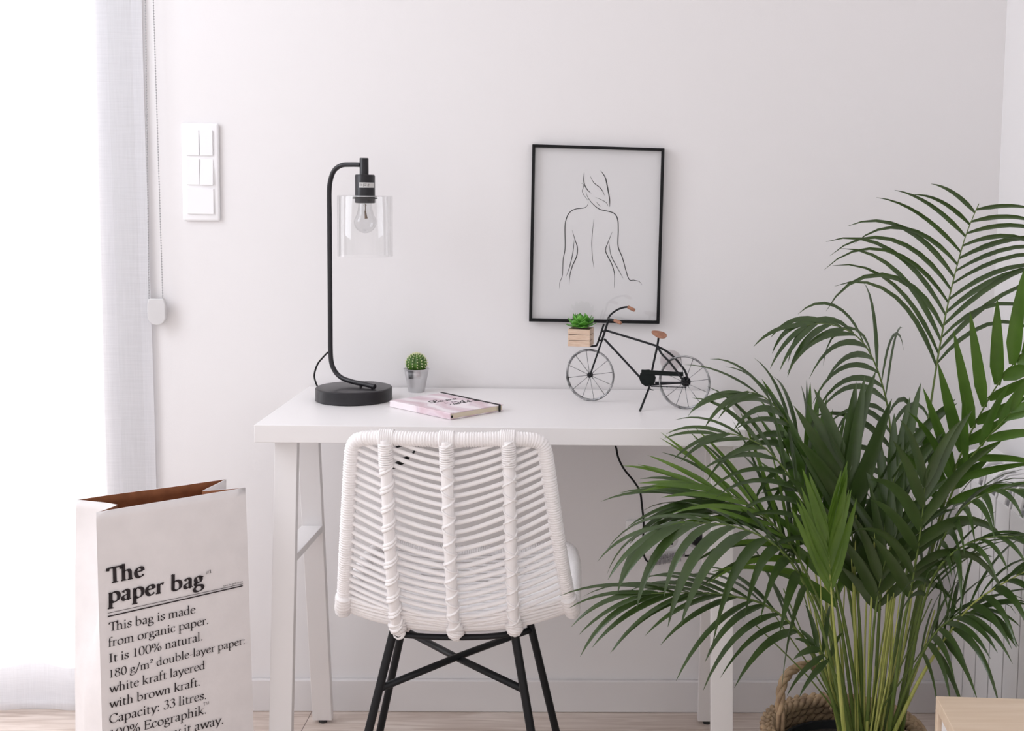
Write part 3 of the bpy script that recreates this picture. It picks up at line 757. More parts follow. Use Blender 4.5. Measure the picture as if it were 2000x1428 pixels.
build('fork', fk, BLACKM, bike, smooth=True)
btube('crate_bracket', [bp(1179.5, 633), bp(1172, 656), bp(1166.5, 672), bp(1163, 675.5), bp(1150, 676)], .0021)
hb = MB().tube(smooth_path([bp(1187, 624), bp(1193, 614.5, -.012), bp(1206, 605, -.026), bp(1219, 600.5, -.034), bp(1227, 599.8, -.038)], 6), .0021, 10)
hb.tube(smooth_path([bp(1187, 624), bp(1190, 623.5, .012), bp(1196, 624.5, .026), bp(1201, 625.8, .036)], 6), .0024, 10).ball(bp(1188, 624), .0032, 10, 8)
HB = build('handlebar', hb, BLACKM, bike, smooth=True)
WOODG = mat('brown_wood', 'a8795f', .55, col2='8d604a', vscale=120)
for a, b in ((bp(1226, 599.6, -.038), bp(1240, 606.5, -.040)), (bp(1200, 625.5, .036), bp(1213, 631.5, .040))):
    build('grip', MB().tube([a, a.lerp(b, .1), a.lerp(b, .9), b], [.0032, .0037, .0037, .003], 12), WOODG, HB, auto=45)
sc = bp(1287, 653); k = mpp(sc); su = (bdir*1+V((0, 0, -.30))).normalized(); sv = (BN*1+V((0, 0, -.42))); sv = (sv-su*sv.dot(su)).normalized(); sn = su.cross(sv); sn = sn if sn.z > 0 else -sn
sd = MB(); N_ = 40; o1, o2 = [], []
for i in range(N_):
    a = 2*PI*i/N_; q = 1-.22*math.cos(a)*-1*.6
    p = sc+su*(16*k*math.cos(a))+sv*(13*k*math.sin(a)*(.82+.22*math.cos(a))); o1.append(p+sn*.0016); o2.append(p-sn*.0012)
sd.add(o1+o2, [tuple(range(N_)), tuple(range(2*N_-1, N_-1, -1))]+[(i, N_+i, N_+(i+1) % N_, (i+1) % N_) for i in range(N_)])
build('saddle', sd, WOODG, bike, norm=True, bevel=.0007)
cc_ = bp(1264.5, 738.5, .004)
cg = MB().lathe(cc_-BN*.002, [(.001, 0), (17*k, .0002), (17.5*k, .001), (17*k, .0034), (.001, .004)], 10, axis=BN)
A_, B_ = bp(1253, 727, .004), bp(1334, 731, .004); up_ = V((0, 0, 1)); h1, h2 = 5.0*k, 4*k
cg.hexa([A_-up_*h1-BN*.002, B_-up_*h2-BN*.002, B_-up_*h2+BN*.002, A_-up_*h1+BN*.002, A_+up_*h1-BN*.002, B_+up_*h2-BN*.002, B_+up_*h2+BN*.002, A_+up_*h1+BN*.002])
build('chain_guard', cg, mat('green_black_lacquer', (.004, .007, .006), .35, spec=.15), bike, norm=True, bevel=.0005)
chn = MB(); a, b = bp(1272, 755, .003), bp(1341, 756.5, .003)
n_ = 26
for i in range(n_): chn.tube([a.lerp(b, i/n_), a.lerp(b, (i+.62)/n_)], .0011, 6)
chn.tube([a, b], .0005, 5)
build('chain', chn, BLACKM, bike)
btube('pedal', [bp(1268, 752, .006), bp(1270, 760, .010), bp(1276, 762, .014)], .0011)
kf = at(1250, 802.5, Z=Zd+.0016)
ks = build('kickstand', MB().tube([bp(1268.5, 756), kf], .0023, 10), BLACKM, bike, smooth=True)
build('foot', MB().ball(kf+V((0, 0, .0006)), .0022, 10, 8), RUBBER, ks, smooth=True)

# ------------------------------------------------------------------ little crate and succulent on the bicycle
tf = bp(1152, 643.5, .022); k = mpp(tf); th = math.radians(17); wC = 43.5*k; hC = 34.5*k
a_ = V((-math.cos(th), math.sin(th)*.6, 0)).normalized(); b_ = V((-a_.y*-1, 0, 0)); b_ = V((a_.y, -a_.x, 0)).normalized()
if b_.y < 0: b_ = -b_
cen = tf+a_*wC/2+b_*wC/2; zb = tf.z-hC
cr = thing('wooden_crate', (cen.x, cen.y, zb), 'tiny slatted wooden crate hung on the front of the model bicycle', 'crate')
WOODC = mat('pale_pine', 'dcc4b0', .6, col2='c9ab92', stretch=(1, 1, 6), vscale=50)
def cbox(u0, u1, v0, v1, z0, z1):
    f = lambda u, v, z: V((cen.x, cen.y, 0))+a_*u*wC/2*-1+b_*v*wC/2+V((0, 0, z))
    return [f(u0, v0, z0), f(u1, v0, z0), f(u1, v1, z0), f(u0, v1, z0), f(u0, v0, z1), f(u1, v0, z1), f(u1, v1, z1), f(u0, v1, z1)]
for i in range(3):
    z0 = zb+hC*i/3+(.0005 if i else 0); z1 = zb+hC*(i+1)/3-.0005
    sl = MB(); t_ = .075
    sl.hexa(cbox(-1, 1, -1, -1+t_, z0, z1)).hexa(cbox(-1, 1, 1-t_, 1, z0, z1)).hexa(cbox(-1, -1+t_, -1+t_, 1-t_, z0, z1)).hexa(cbox(1-t_, 1, -1+t_, 1-t_, z0, z1))
    build('slat', sl, WOODC, cr, bevel=.0003)
build('liner', MB().hexa(cbox(-.92, .92, -.92, .92, zb+.001, zb+hC*.9)), mat('dark_liner', (.03, .022, .016), .9), cr)
su_ = thing('succulent', (cen.x, cen.y, zb+hC*.9), 'green rosette succulent growing in the tiny wooden crate', 'succulent')
SUC = mat('succulent_green', '74b84a', .4, col2='48912f', vscale=70, transl=.15)
zs = zb+hC*1.08
for layer, (nl, el, L_, wd, ph) in enumerate(((9, 4, .031, .0095, 0), (8, 26, .032, .0105, .35), (7, 48, .031, .010, .1), (5, 66, .029, .0085, .5), (3, 80, .024, .006, .2))):
    for j in range(nl):
        a = 2*PI*j/nl+ph+random.uniform(-.1, .1); e = math.radians(el+random.uniform(-5, 5)); h = V((math.cos(a), math.sin(a), 0)); side = V((-h.y, h.x, 0))
        lf = MB(); rows_ = []; p = V((cen.x, cen.y, zs))+h*.003
        for i in range(9):
            t = i/8; ee = e+.5*t*t; d = h*math.cos(ee)+V((0, 0, 1))*math.sin(ee); nn = d.cross(side).normalized(); nn = nn if nn.dot(V((0, 0, 1))-h*.3) > 0 else -nn
            ww = wd*(.45+.75*math.sin(PI*min(1, t*.85+.1)))*(1 if t < .7 else max(.02, (1-t)/.3)**.7); tk = .0022*(1-t*.7)
            rows_.append([p-side*ww, p-side*ww*.5-nn*tk, p-nn*tk*1.3, p+side*ww*.5-nn*tk, p+side*ww, p+side*ww*.5+nn*tk*.2, p-nn*tk*.1, p-side*ww*.5+nn*tk*.2, p-side*ww])
            p = p+d*(L_/8)
        lf.grid(rows_)
        build('leaf', lf, SUC, su_, smooth=True, weld=True, norm=True)

# clear suction disc on the wall behind the rear wheel
dcn = at(1310, 704, Y=-.002)
dsc = thing('wall_disc', (dcn.x, 0, dcn.z), 'round clear plastic disc on the wall behind the bicycle rear wheel', 'wall hook')
build('suction_disc', MB().lathe((dcn.x, -.0015, dcn.z), [(.024, 0), (.0235, .002), (.016, .004), (.006, .006), (.005, .012), (.001, .013)], 36, axis=(0, -1, 0)), glass_mat('cloudy_plastic', tint=(.95, .935, .94), base=.04, blend=.2, rough=.15), dsc, auto=40)

# ------------------------------------------------------------------ rattan chair
CHX = at(872, 1000, Y=-.67).x+.004
chair = thing('rattan_chair', (CHX, -.45, 0), 'white woven rattan chair on black metal legs pushed up to the desk', 'chair')
KP = [  # arc position, y, z, half width, forward pull of the edges, lift of the edges
    (0.00, -.700, .783, .160, .022, .000), (.14, -.690, .680, .172, .030, .000), (.28, -.672, .565, .186, .040, .000), (.40, -.648, .476, .198, .048, .004),
    (.455, -.622, .432, .204, .042, .020), (.505, -.580, .412, .205, .024, .034), (.60, -.490, .405, .206, .005, .055), (.72, -.370, .420, .203, 0, .052), (.83, -.262, .455, .196, -.004, .022)]
def kp(v):
    v = max(0, min(KP[-1][0], v))
    for i in range(len(KP)-1):
        if v <= KP[i+1][0]: break
    p0, p1, p2, p3 = KP[max(i-1, 0)], KP[i], KP[i+1], KP[min(i+2, len(KP)-1)]
    t = (v-p1[0])/(p2[0]-p1[0]); r = []
    for j in range(1, 6):
        m1 = (p2[j]-p0[j])/(p2[0]-p0[0])*(p2[0]-p1[0]) if p2[0] > p0[0] else 0; m2 = (p3[j]-p1[j])/(p3[0]-p1[0])*(p2[0]-p1[0])
        r.append((2*t**3-3*t*t+1)*p1[j]+(t**3-2*t*t+t)*m1+(-2*t**3+3*t*t)*p2[j]+(t**3-t*t)*m2)
    return r
def SF(u, v):
    y, z, w_, ey, ez = kp(v); return V((CHX+.006*v/.45*(1 if v < .45 else .45/v)+u*w_, y+ey*u*u, z+ez*abs(u)**2.4))
VM = KP[-1][0]
def shell_n(u, v):
    a = SF(u, min(v+.01, VM))-SF(u, max(v-.01, 0)); b = SF(u+.02, v)-SF(u-.02, v); n = a.cross(b).normalized()
    return n if n.dot(V((0, -1, -.8))) > 0 else -n
# rim: closed tube bound with rattan strip
cr_ = .2
loop = [SF(u, 0) for u in (-.66, -.3, 0, .3, .66)]
loop += [SF(.90, .006), SF(.985, .022)] + [SF(1, v) for v in (.06, .12, .2, .28, .36, .41)] + [SF(1.0, .455), SF(1, .5), SF(1, .56), SF(1, .64), SF(1, .72)]
loop += [SF(.97, .79), SF(.85, .825)] + [SF(u, .83) for u in (.55, .2, -.2, -.55)] + [SF(-.85, .825), SF(-.97, .79)]
loop += [SF(-1, v) for v in (.72, .64, .56, .5, .455, .41, .36, .28, .2, .12, .06)] + [SF(-.985, .022), SF(-.90, .006)]
lp = smooth_path(loop, 20, closed=True); lp = resample(lp+[lp[0]], .0013)[:-1]
rad = [.0125*(1+.065*math.sin(i*1.75+1.5*noise.noise(V((i*.05, 3, 0))))+.07*noise.noise(V((i*.33, 0, 0)))) for i in range(len(lp))]
build('rim', MB().tube(lp, rad, 12, closed=True), RATTAN, chair, smooth=True)
# corner bindings at the lower ends of the back
for sg in (-1, 1):
    p = [SF(sg, .395), SF(sg, .43), SF(sg, .452)]
    p = [q+V((0, -.004, -.002)) for q in p]; p.append(p[-1]+V((0, .004, -.012)))
    q = resample(smooth_path(p, 10), .0022)
    build('corner_binding', MB().tube(q, [.0145*(1+.07*math.sin(i*1.9))*(1 if i < len(q)-3 else .8) for i in range(len(q))], 12), RATTAN, chair, smooth=True)
# three ribs, crossed with binding
for xr in (-.101, 0, .101):
    pts = []; v = 0.0
    while v <= .80:
        u = xr/kp(v)[2]; pts.append(SF(u, v)+shell_n(u, v)*.0085); v += .012
    pts = resample(smooth_path(pts, 4), .004)
    rb = MB().tube(pts, [.0098*(1+.05*noise.noise(V((i*.5, xr*50, 0)))) for i in range(len(pts))], 12)
    R0 = build('rib', rb, RATTAN, chair, smooth=True)
    bn_ = MB()
    for hand in (1, -1):
        hl = []; nrm = V((1, 0, 0))
        for i in range(len(pts)):
            t = (pts[min(i+1, len(pts)-1)]-pts[max(i-1, 0)]).normalized(); e1 = (V((1, 0, 0))-t*t.x).normalized(); e2 = t.cross(e1); a = hand*(i*.004/.034)*2*PI+xr*9
            hl.append(pts[i]+(e1*math.cos(a)+e2*math.sin(a))*.0104)
        if xr < -.05 and hand < 0: continue
        bn_.tube(hl, .0033, 6, flat=.55)
        if xr < -.05: bn_.tube([p_+V((0, 0, -.006)) for p_ in hl], .0033, 6, flat=.55)
    for i in range(0, 10): # collar at the top
        p = pts[i+2]; t = (pts[i+3]-pts[i+1]).normalized(); e1 = (V((1, 0, 0))-t*t.x).normalized(); e2 = t.cross(e1)
        if i % 1 == 0: bn_.tube([p+(e1*math.cos(2*PI*k/14)+e2*math.sin(2*PI*k/14))*.0106 for k in range(14)], .0022, 5, closed=True)
    build('binding', bn_, RATTAN, R0, smooth=True)
    # strip that ties the rib over the top rail
    u = xr/.16; tp = SF(u, 0); tie = MB()
    for j in range(7):
        x = -.0105+.0035*j
        tie.tube([tp+V((x, .0138*math.cos(2*PI*k/18), .0138*math.sin(2*PI*k/18))) for k in range(18)], .0021, 5, closed=True)
    build('tie', tie, RATTAN, R0, smooth=True)
    # wrapped knob under the bend
    vb = .452; u = xr/kp(vb)[2]; kb_ = SF(u, vb)+shell_n(u, vb)*.008; kn = MB()
    for j in range(9):
        f = (j-4)/4; rr = .0135*math.sqrt(max(.15, 1-.75*f*f)); c = kb_+V((0, .002*j-.008, -.0026*j+.010))
        kn.tube([c+V((rr*math.cos(2*PI*k/16), rr*math.sin(2*PI*k/16)*.9, .004*math.sin(2*PI*k/16+j))) for k in range(16)], .0032, 6, closed=True)
    kn.ball(kb_, .0125, 12, 8)
    build('knob_binding', kn, RATTAN, R0, smooth=True)
# herringbone strands: back and seat
bk = MB(); st_ = MB()
def strand(mb, v0, drop, bump=1):
    P_ = []
    for i in range(33):
        u = -1+2*i/32; vv = v0+drop*(1-abs(u)**1.35)
        P_.append(SF(u*.985, max(.004, min(VM-.006, vv)))+V((0, 0, .0015*noise.noise(V((u*3, v0*40, 1))))))
    mb.tube(P_, [.0050]*33, 8, flat=.8)
v0 = -.053
while v0 < .400:
    if v0 > -.012:
        strand(bk, v0, .072*min(1, max(.3, (.47-v0)/.10)))
    else:
        P_ = []
        for i in range(33):
            u = -1+2*i/32; vv = v0+.072*(1-abs(u)**1.35)
            if vv >= 0.004:
                P_.append(SF(u, vv))
            elif len(P_) > 2: break
            else: P_ = []
        if len(P_) > 3: bk.tube(P_, .0050, 8, flat=.8)
    v0 += .0196
v0 = .41
while v0 < .815:
    strand(st_, v0, .012); v0 += .0118
build('backrest_weave', bk, RATTAN, chair, smooth=True)
build('seat_weave', st_, RATTAN, chair, smooth=True)
# metal base
zr = .410
L_ = {}
for nm, top, bot, Yt, Yb in (('A', (768, 1236), (720, 1428), -.575, -.592), ('C', (1005, 1236), (1037, 1428), -.575, -.592), ('B', (784, 1236), (742, 1428), -.290, -.270), ('D', (1035, 1216), (1086, 1428), -.290, -.270)):
    p, q = at(*top, Y=Yt), at(*bot, Y=Yb); q = p+(q-p)*((.004-p.z)/(q.z-p.z)); pt = p+(q-p)*((zr+.012-p.z)/(q.z-p.z)); L_[nm] = (pt, q)
for nm in 'ACBD':
    lg = build('leg', MB().tube([L_[nm][0], L_[nm][1]], .0078, 14), BLACKM, chair, auto=40)
    q = L_[nm][1]; build('foot_cap', MB().lathe((q.x, q.y, 0), [(.008, 0), (.0092, .002), (.0092, .014), (.008, .016)], 16), RUBBER, lg, auto=40)
def on(nm, z): p, q = L_[nm]; return p+(q-p)*((z-p.z)/(q.z-p.z))
zx = at(746, 1346, Y=-.585).z
for a, b, dz in (('A', 'D', .003), ('C', 'B', -.003)):
    build('cross_brace', MB().tube([on(a, zx)+V((0, 0, dz*.2)), on(a, zx).lerp(on(b, zx), .5)+V((0, 0, dz)), on(b, zx)], .0066, 12), BLACKM, chair, smooth=True)
ring = [on('A', zr), V((CHX-.06, -.60, zr-.004)), V((CHX+.06, -.60, zr-.004)), on('C', zr), V((on('D', zr).x, -.43, zr)), on('D', zr), V((CHX, -.262, zr)), on('B', zr), V((on('B', zr).x, -.43, zr))]
build('seat_ring', MB().tube(smooth_path(ring, 8, closed=True), .0055, 10, closed=True), BLACKM, chair, smooth=True)

# ------------------------------------------------------------------ paper bag
ZT = .64
fl, frr, brr, bll = [at(*p, Z=ZT) for p in ((187.5, 1001), (479.5, 952.5), (442, 936), (148.5, 976))]
gl, gr = at(228, 986, Z=ZT-.004), at(396, 959, Z=ZT-.002)
wdir = (frr-fl).normalized(); ddir = (bll-fl); ddir.z = 0; ddir = (ddir-wdir*ddir.dot(wdir)).normalized()
WB = (frr-fl).length; bfl = at(199.5, 1428, P=fl, N=-ddir); bfr = at(495.5, 1428, P=fl, N=-ddir)
def extz(p, q, z): return p+(q-p)*((z-p.z)/(q.z-p.z))
bfl, bfr = extz(fl, bfl, .0), extz(frr, bfr, .0)
DB_ = .125
bag = thing('paper_bag', ((bfl+bfr)/2+ddir*DB_/2).to_tuple(), 'tall white kraft paper bag with printed black lettering standing by the curtain', 'paper bag')
ROOT[bag] = V(bag.location)
bbl, bbr = bfl+ddir*DB_-wdir*.006, bfr+ddir*DB_+wdir*.004
cor_t = [fl, frr, gr, brr, bll, gl]
midr, midl = (bfr+bbr)/2, (bfl+bbl)/2
cor_b = [bfl, bfr, midr, bbr, bbl, midl]
def bag_ring(h):     # h 0 bottom .. 1 top
    out = []
    for i in range(6):
        if i in (2, 5):
            f = max(0, (h-.42)/.58); f = f*f*(3-2*f)
            a, b = (1, 3) if i == 2 else (0, 4)
            mid = (cor_b[a].lerp(cor_t[a], h)+cor_b[b].lerp(cor_t[b], h))/2
            if i == 5: mid = mid - wdir*.008*math.sin(PI*h)
            tgt = cor_t[i].copy(); tgt.z = mid.z
            q = mid.lerp(tgt + (mid-(cor_t[a]+cor_t[b])/2-V((0, 0, mid.z-ZT)))*.5, f)
            q.z = mid.z if h < 1 else cor_t[i].z
            out.append(q)
        else:
            p = cor_b[i].lerp(cor_t[i], h)
            if i in (3, 4): p = p+ddir*.012*math.sin(PI*h)
            out.append(p)
    return out
SUBD = [14, 6, 6, 14, 6, 6]
rows_ = []; HN = 40
for j in range(HN+1):
    h = j/HN; c = bag_ring(h); r = []
    for i in range(6):
        a, b = c[i], c[(i+1) % 6]
        for k in range(SUBD[i]):
            p = a.lerp(b, k/SUBD[i])
            nz = noise.noise(p*9)*.0055+noise.noise(p*23)*.0012
            amp = (.12 if i == 0 else 1)*min(1, 4*k/SUBD[i]+.1, 4*(1-k/SUBD[i])+.1)
            r.append(p+(ddir if i in (0, 3) else wdir)*nz*amp)
    r.append(r[0].copy()); rows_.append(r)
KRW = mat('white_kraft', (.86, .825, .825), .7, var=.05, vscale=25, bump=.12, bscale=120)
KRB = mat('brown_kraft', '8f5836', .8, col2='7d4a2b', vscale=60)
body = MB().grid(rows_)
n_ = len(rows_[0])
body.add([rows_[0][i] for i in range(n_-1)], [tuple(range(n_-1))[::-1]])
bo = build('bag_body', body, [KRW, KRB], bag, weld=True, norm=True, solid=.0012, solid_mat=1, auto=35)
# printing on the front panel
nf = -ddir
def fp(a, b):       # metres along and up the front panel from its lower left
    h = b/ZT; l = bfl.lerp(fl, h); r = bfr.lerp(frr, h); e = (r-l).normalized(); return l+e*a+nf*.0022
def pan(x, y):      # panel coordinates of a point of the print
    p = at(x, y, P=fl+nf*.0022, N=nf); h = p.z/ZT; l = bfl.lerp(fl, h); return (p-l).dot((frr-fl).normalized()), p.z
def zb_(x, y): return pan(130+x/2.705, 900+y/2.705)
INK = mat('bag_ink', (.035, .028, .03), .75, spec=.2)
pr = MB(); prints = []
def put(body, p0, p1, cap=None, a=.045, b=.013, sans=False):
    a0, a1 = zb_(*p0), zb_(*p1); vs, fs = text_mesh(serif(body), -.012) if sans else book_text(body, a, b)
    x0, x1 = min(v.x for v in vs), max(v.x for v in vs); W_ = math.hypot(a1[0]-a0[0], a1[1]-a0[1]); sc_ = W_/(x1-x0)
    e = ((a1[0]-a0[0])/W_, (a1[1]-a0[1])/W_); sy = sc_*(cap or 1)
    o_ = MB().add([fp(a0[0]+(v.x-x0)*sc_*e[0]-v.y*sy*e[1], a0[1]+(v.x-x0)*sc_*e[1]+v.y*sy*e[0]) for v in vs], fs)
    build('print_line', o_, INK, bo)
put('The', (210, 652), (414, 609), a=.078, b=.021)
put('paper bag', (218, 752), (729, 656), a=.078, b=.021)
put('#1', (738, 600), (766, 592), sans=True)
put('www.be-poles.com', (828, 667), (931, 642), sans=True)
put('This bag is made', (222, 903), (681, 805))
put('from organic paper.', (221, 985), (749, 862))
put('It is 100% natural.', (226, 1068), (718, 948))
put('180 g/m\u00b2 double-layer paper:', (229, 1148), (941, 968))
put('white kraft layered', (226, 1229), (731, 1100))
put('with brown kraft.', (226, 1309), (704, 1188))
put('Capacity: 33 litres.', (226, 1390), (738, 1258))
put('100% Ecographik.', (232, 1470), (738, 1335))
put('\u2122', (722, 1308), (752, 1300), sans=True)
put("Don't throw it away.", (232, 1548), (828, 1388))
for (p0, p1, t_) in (((218, 824), (931, 661), .0011), ((218, 806), (931, 651), .00045)):
    a0, a1 = zb_(*p0), zb_(*p1)
    rl = MB().add([fp(a0[0], a0[1]-t_), fp(a1[0], a1[1]-t_), fp(a1[0], a1[1]+t_), fp(a0[0], a0[1]+t_)], [(0, 1, 2, 3)])
    build('print_rule', rl, INK, bo)

# ------------------------------------------------------------------ radiator on the right wall
XF = XR-.105
def rp(i): return -.135-.08*i
rz1 = at(1850, 872, Y=-.13).z; rz0 = .10
rad_ = thing('radiator', (XR-.06, rp(4), rz0), 'white aluminium column radiator on the right wall behind the palm', 'radiator')
RADM = mat('radiator_enamel', (.84, .83, .835), .35)
for i in range(8):
    y1 = rp(i)-.003; y0 = rp(i+1)+.003; el = MB()
    # front plate with rounded top and bottom, back plate, web
    prof = [(XF+.028, rz0), (XF+.008, rz0+.010), (XF, rz0+.030), (XF, rz1-.035), (XF+.006, rz1-.016), (XF+.022, rz1-.004), (XR-.035, rz1), (XR-.03, rz1-.006), (XF+.026, rz1-.010), (XF+.010, rz1-.026), (XF+.004, rz1-.04), (XF+.004, rz0+.032), (XF+.011, rz0+.014), (XF+.028, rz0+.004)]
    n_ = len(prof)
    def plate(prof, ya, yb):
        n_ = len(prof)
        el.add([(x, ya, z) for x, z in prof]+[(x, yb, z) for x, z in prof], [tuple(range(n_)), tuple(range(2*n_-1, n_-1, -1))]+[(k, n_+k, n_+(k+1) % n_, (k+1) % n_) for k in range(n_)])
    if True:
        lower = [p for p in prof]
        plate([(XF+.028, rz0), (XF+.008, rz0+.010), (XF, rz0+.030), (XF, rz1-.05), (XF+.004, rz1-.05), (XF+.004, rz0+.032), (XF+.011, rz0+.014), (XF+.028, rz0+.004)], y0, y1)
        plate([(XF, rz1-.05), (XF+.006, rz1-.016), (XF+.022, rz1-.004), (XF+.05, rz1), (XF+.05, rz1-.005), (XF+.026, rz1-.010), (XF+.010, rz1-.026), (XF+.004, rz1-.05)], y0+.03, y1-.004)
        plate([(XF, rz1-.05), (XF+.006, rz1-.016), (XF+.022, rz1-.004), (XF+.05, rz1), (XF+.05, rz1-.005), (XF+.026, rz1-.010), (XF+.010, rz1-.026), (XF+.004, rz1-.05)], y0, y0+.006)
    ym = (y0+y1)/2
    el.box((XF+.003, ym-.012, rz0+.03), (XR-.03, ym+.012, rz1-.06))
    el.box((XR-.034, y0+.01, rz0+.01), (XR-.03, y1-.01, rz1-.004))
    el.box((XF+.048, y0, rz1-.005), (XR-.03, y1, rz1))
    build('column', el, RADM, rad_, norm=True, bevel=.001)
for z in (rz0+.05, rz1-.09):
    build('header_tube', MB().tube([(XF+.05, rp(0)+.004, z), (XF+.05, rp(8)-.004, z)], .017, 14), RADM, rad_, auto=40)
    for yy in (rp(1), rp(7)): build('wall_bracket', MB().box((XR-.034, yy-.015, z-.015), (XR-.0005, yy+.015, z+.015)), RADM, rad_)

# ------------------------------------------------------------------ oak cabinet
zc1 = .466
A0 = at(1828, 1359.5, Z=zc1); A1 = at(1863, 1428, Z=zc1); ad = (A1-A0); ad.z = 0; ad.normalize()      # along the left edge, towards the camera
aw = V((-ad.y, ad.x, 0)); aw = aw if aw.x > 0 else -aw
cab = thing('cabinet', (A0+ad*.3+aw*.2-V((0, 0, zc1))).to_tuple(), 'low oak cabinet with a white front panel beside the palm', 'cabinet')
OAK = mat('oak_veneer', 'e2ceb8', .45, col2='d6bfa6', stretch=(1.2, 14, 14), vscale=6, detail=5)
LC, WC = .62, .38
def cpt(u, v, z): return V((A0.x, A0.y, 0))+ad*u+aw*v+V((0, 0, z))
def cbx(u0, u1, v0, v1, z0, z1): return [cpt(u0, v0, z0), cpt(u1, v0, z0), cpt(u1, v1, z0), cpt(u0, v1, z0), cpt(u0, v0, z1), cpt(u1, v0, z1), cpt(u1, v1, z1), cpt(u0, v1, z1)]
T_ = .019
build('top_board', MB().hexa(cbx(0, LC, 0, WC, zc1-T_, zc1)), OAK, cab, bevel=.001, norm=True)
for u in (0, LC-T_): build('side_board', MB().hexa(cbx(u, u+T_*.75, 0, WC, .05, zc1-T_)), OAK, cab, bevel=.001, norm=True)
build('bottom_board', MB().hexa(cbx(0, LC, 0, WC, .03, .05)), OAK, cab, bevel=.001, norm=True)
build('back_board', MB().hexa(cbx(T_, LC-T_, WC-.006, WC, .05, zc1-T_)), OAK, cab, norm=True)
build('front_panel', MB().hexa(cbx(T_*.75+.0025, LC-T_-.001, .006, .022, .052, zc1-T_-.003)), LACQ, cab, bevel=.001, norm=True)
for u in (.04, LC-.04):
    for v in (.04, WC-.04): build('leg', MB().tube([cpt(u, v, 0), cpt(u, v, .03)], .014, 12), OAK, cab, auto=40)

# ------------------------------------------------------------------ basket
BX, BY, BR0, BZ = at(1657, 1440, Z=.235).x, -.585, .141, .232
bk_ = thing('basket', (BX, BY, 0), 'round braided seagrass basket holding the potted palm', 'basket')
SEA = mat('seagrass', 'b89e7e', .8, col2='86705a', vscale=45, bump=.4, bscale=250)
nc = 13
for i in range(nc):
    f = i/(nc-1); z = .011+(BZ-.020)*f; r = BR0*(.90+.15*math.sin(PI*(.15+.62*f))) - .010*(1 if f > .9 else 0)*(f-.9)*10
    for st in range(1):
        cb = MB()
        for ph in (0, PI):
            pts = []
            for k in range(220):
                a = 2*PI*k/220; w_ = a*26+ph
                rr = r+.0035*math.cos(w_); pts.append((BX+rr*math.cos(a), BY+rr*math.sin(a), z+.0052*math.sin(w_)))
            cb.tube(pts, .0062, 6, closed=True)
        build('braid', cb, SEA, bk_, smooth=True)
rim = MB()
for ph in range(3):
    pts = []
    for k in range(300):
        a = 2*PI*k/300; w_ = a*17+ph*2*PI/3; rr = BR0*1.0+.006*math.cos(w_); pts.append((BX+rr*math.cos(a), BY+rr*math.sin(a), BZ-.004+.0045*math.sin(2*w_)))
    rim.tube(pts, .0052, 7, closed=True, flat=.8)
build('rim_braid', rim, SEA, bk_, smooth=True)
hp = smooth_path([at(1524, 1396, Y=BY-.0), at(1524, 1360, Y=BY+.0), at(1531, 1330, Y=BY+.015), at(1548, 1309, Y=BY+.035), at(1572, 1300, Y=BY+.055), at(1598, 1302, Y=BY+.08), at(1618, 1318, Y=BY+.105), at(1626, 1350, Y=BY+.12), at(1628, 1385, Y=BY+.125)], 12)
hp[0].z = BZ-.03
hd = MB()
for ph in range(3):
    pts = []
    for i, p in enumerate(hp):
        t = (hp[min(i+1, len(hp)-1)]-hp[max(i-1, 0)]).normalized(); e1 = t.orthogonal().normalized(); e1 = (V((0, 1, 0))-t*t.y).normalized(); e2 = t.cross(e1); a = i*.22+ph*2*PI/3
        pts.append(p+(e1*math.cos(a)+e2*math.sin(a))*.0045)
    hd.tube(pts, .0048, 8)
build('handle', hd, SEA, bk_, smooth=True)
ms = []
for p in hp: ms.append(V((2*BX-p.x, 2*(BY)-p.y, p.z)))
hd = MB()
for ph in range(3):
    pts = []
    for i, p in enumerate(ms):
        t = (ms[min(i+1, len(ms)-1)]-ms[max(i-1, 0)]).normalized(); e1 = (V((0, 1, 0))-t*t.y).normalized(); e2 = t.cross(e1); a = i*.22+ph*2*PI/3
        q = p+(e1*math.cos(a)+e2*math.sin(a))*.0055; pts.append(V((q.x, q.y, BZ-.02+(q.z-BZ)*.12)))
    hd.tube(pts, .0058, 8)
build('handle', hd, SEA, bk_, smooth=True)

# ------------------------------------------------------------------ palm
palm = thing('palm', (BX, BY, .03), 'tall green areca palm with arching fronds standing in the seagrass basket', 'potted palm')
POTM = mat('dark_nursery_pot', (.02, .022, .026), .5)
build('pot', MB().lathe((BX, BY, .012), [(.09, 0), (.093, .002), (.113, .172), (.116, .172), (.116, .182), (.110, .182), (.108, .165), (.001, .165)], 40), POTM, palm, auto=40)
build('soil', MB().lathe((BX, BY, .012), [(.108, .168), (.06, .173), (.001, .175)], 32, caps=False), mat('palm_soil', (.035, .028, .022), .95, bump=.8, bscale=200), palm, smooth=True)
LEAF = mat('mature_leaf', '43592c', .28, spec=.6, col2='33481f', vscale=14, transl=.2)
LEAFY = mat('young_leaf', '688734', .32, spec=.6, col2='4f7020', vscale=14, transl=.3)
LEAFM = mat('middle_leaf', '4f7028', .3, spec=.6, col2='3c5a1c', vscale=14, transl=.25)
STEM = mat('palm_stem', 'bcbf70', .42, col2='8e9c48', vscale=25, stretch=(6, 6, .6))
STEMD = mat('palm_rachis', '66793a', .45, col2='55692f', vscale=25)
rnd = random.Random(11)


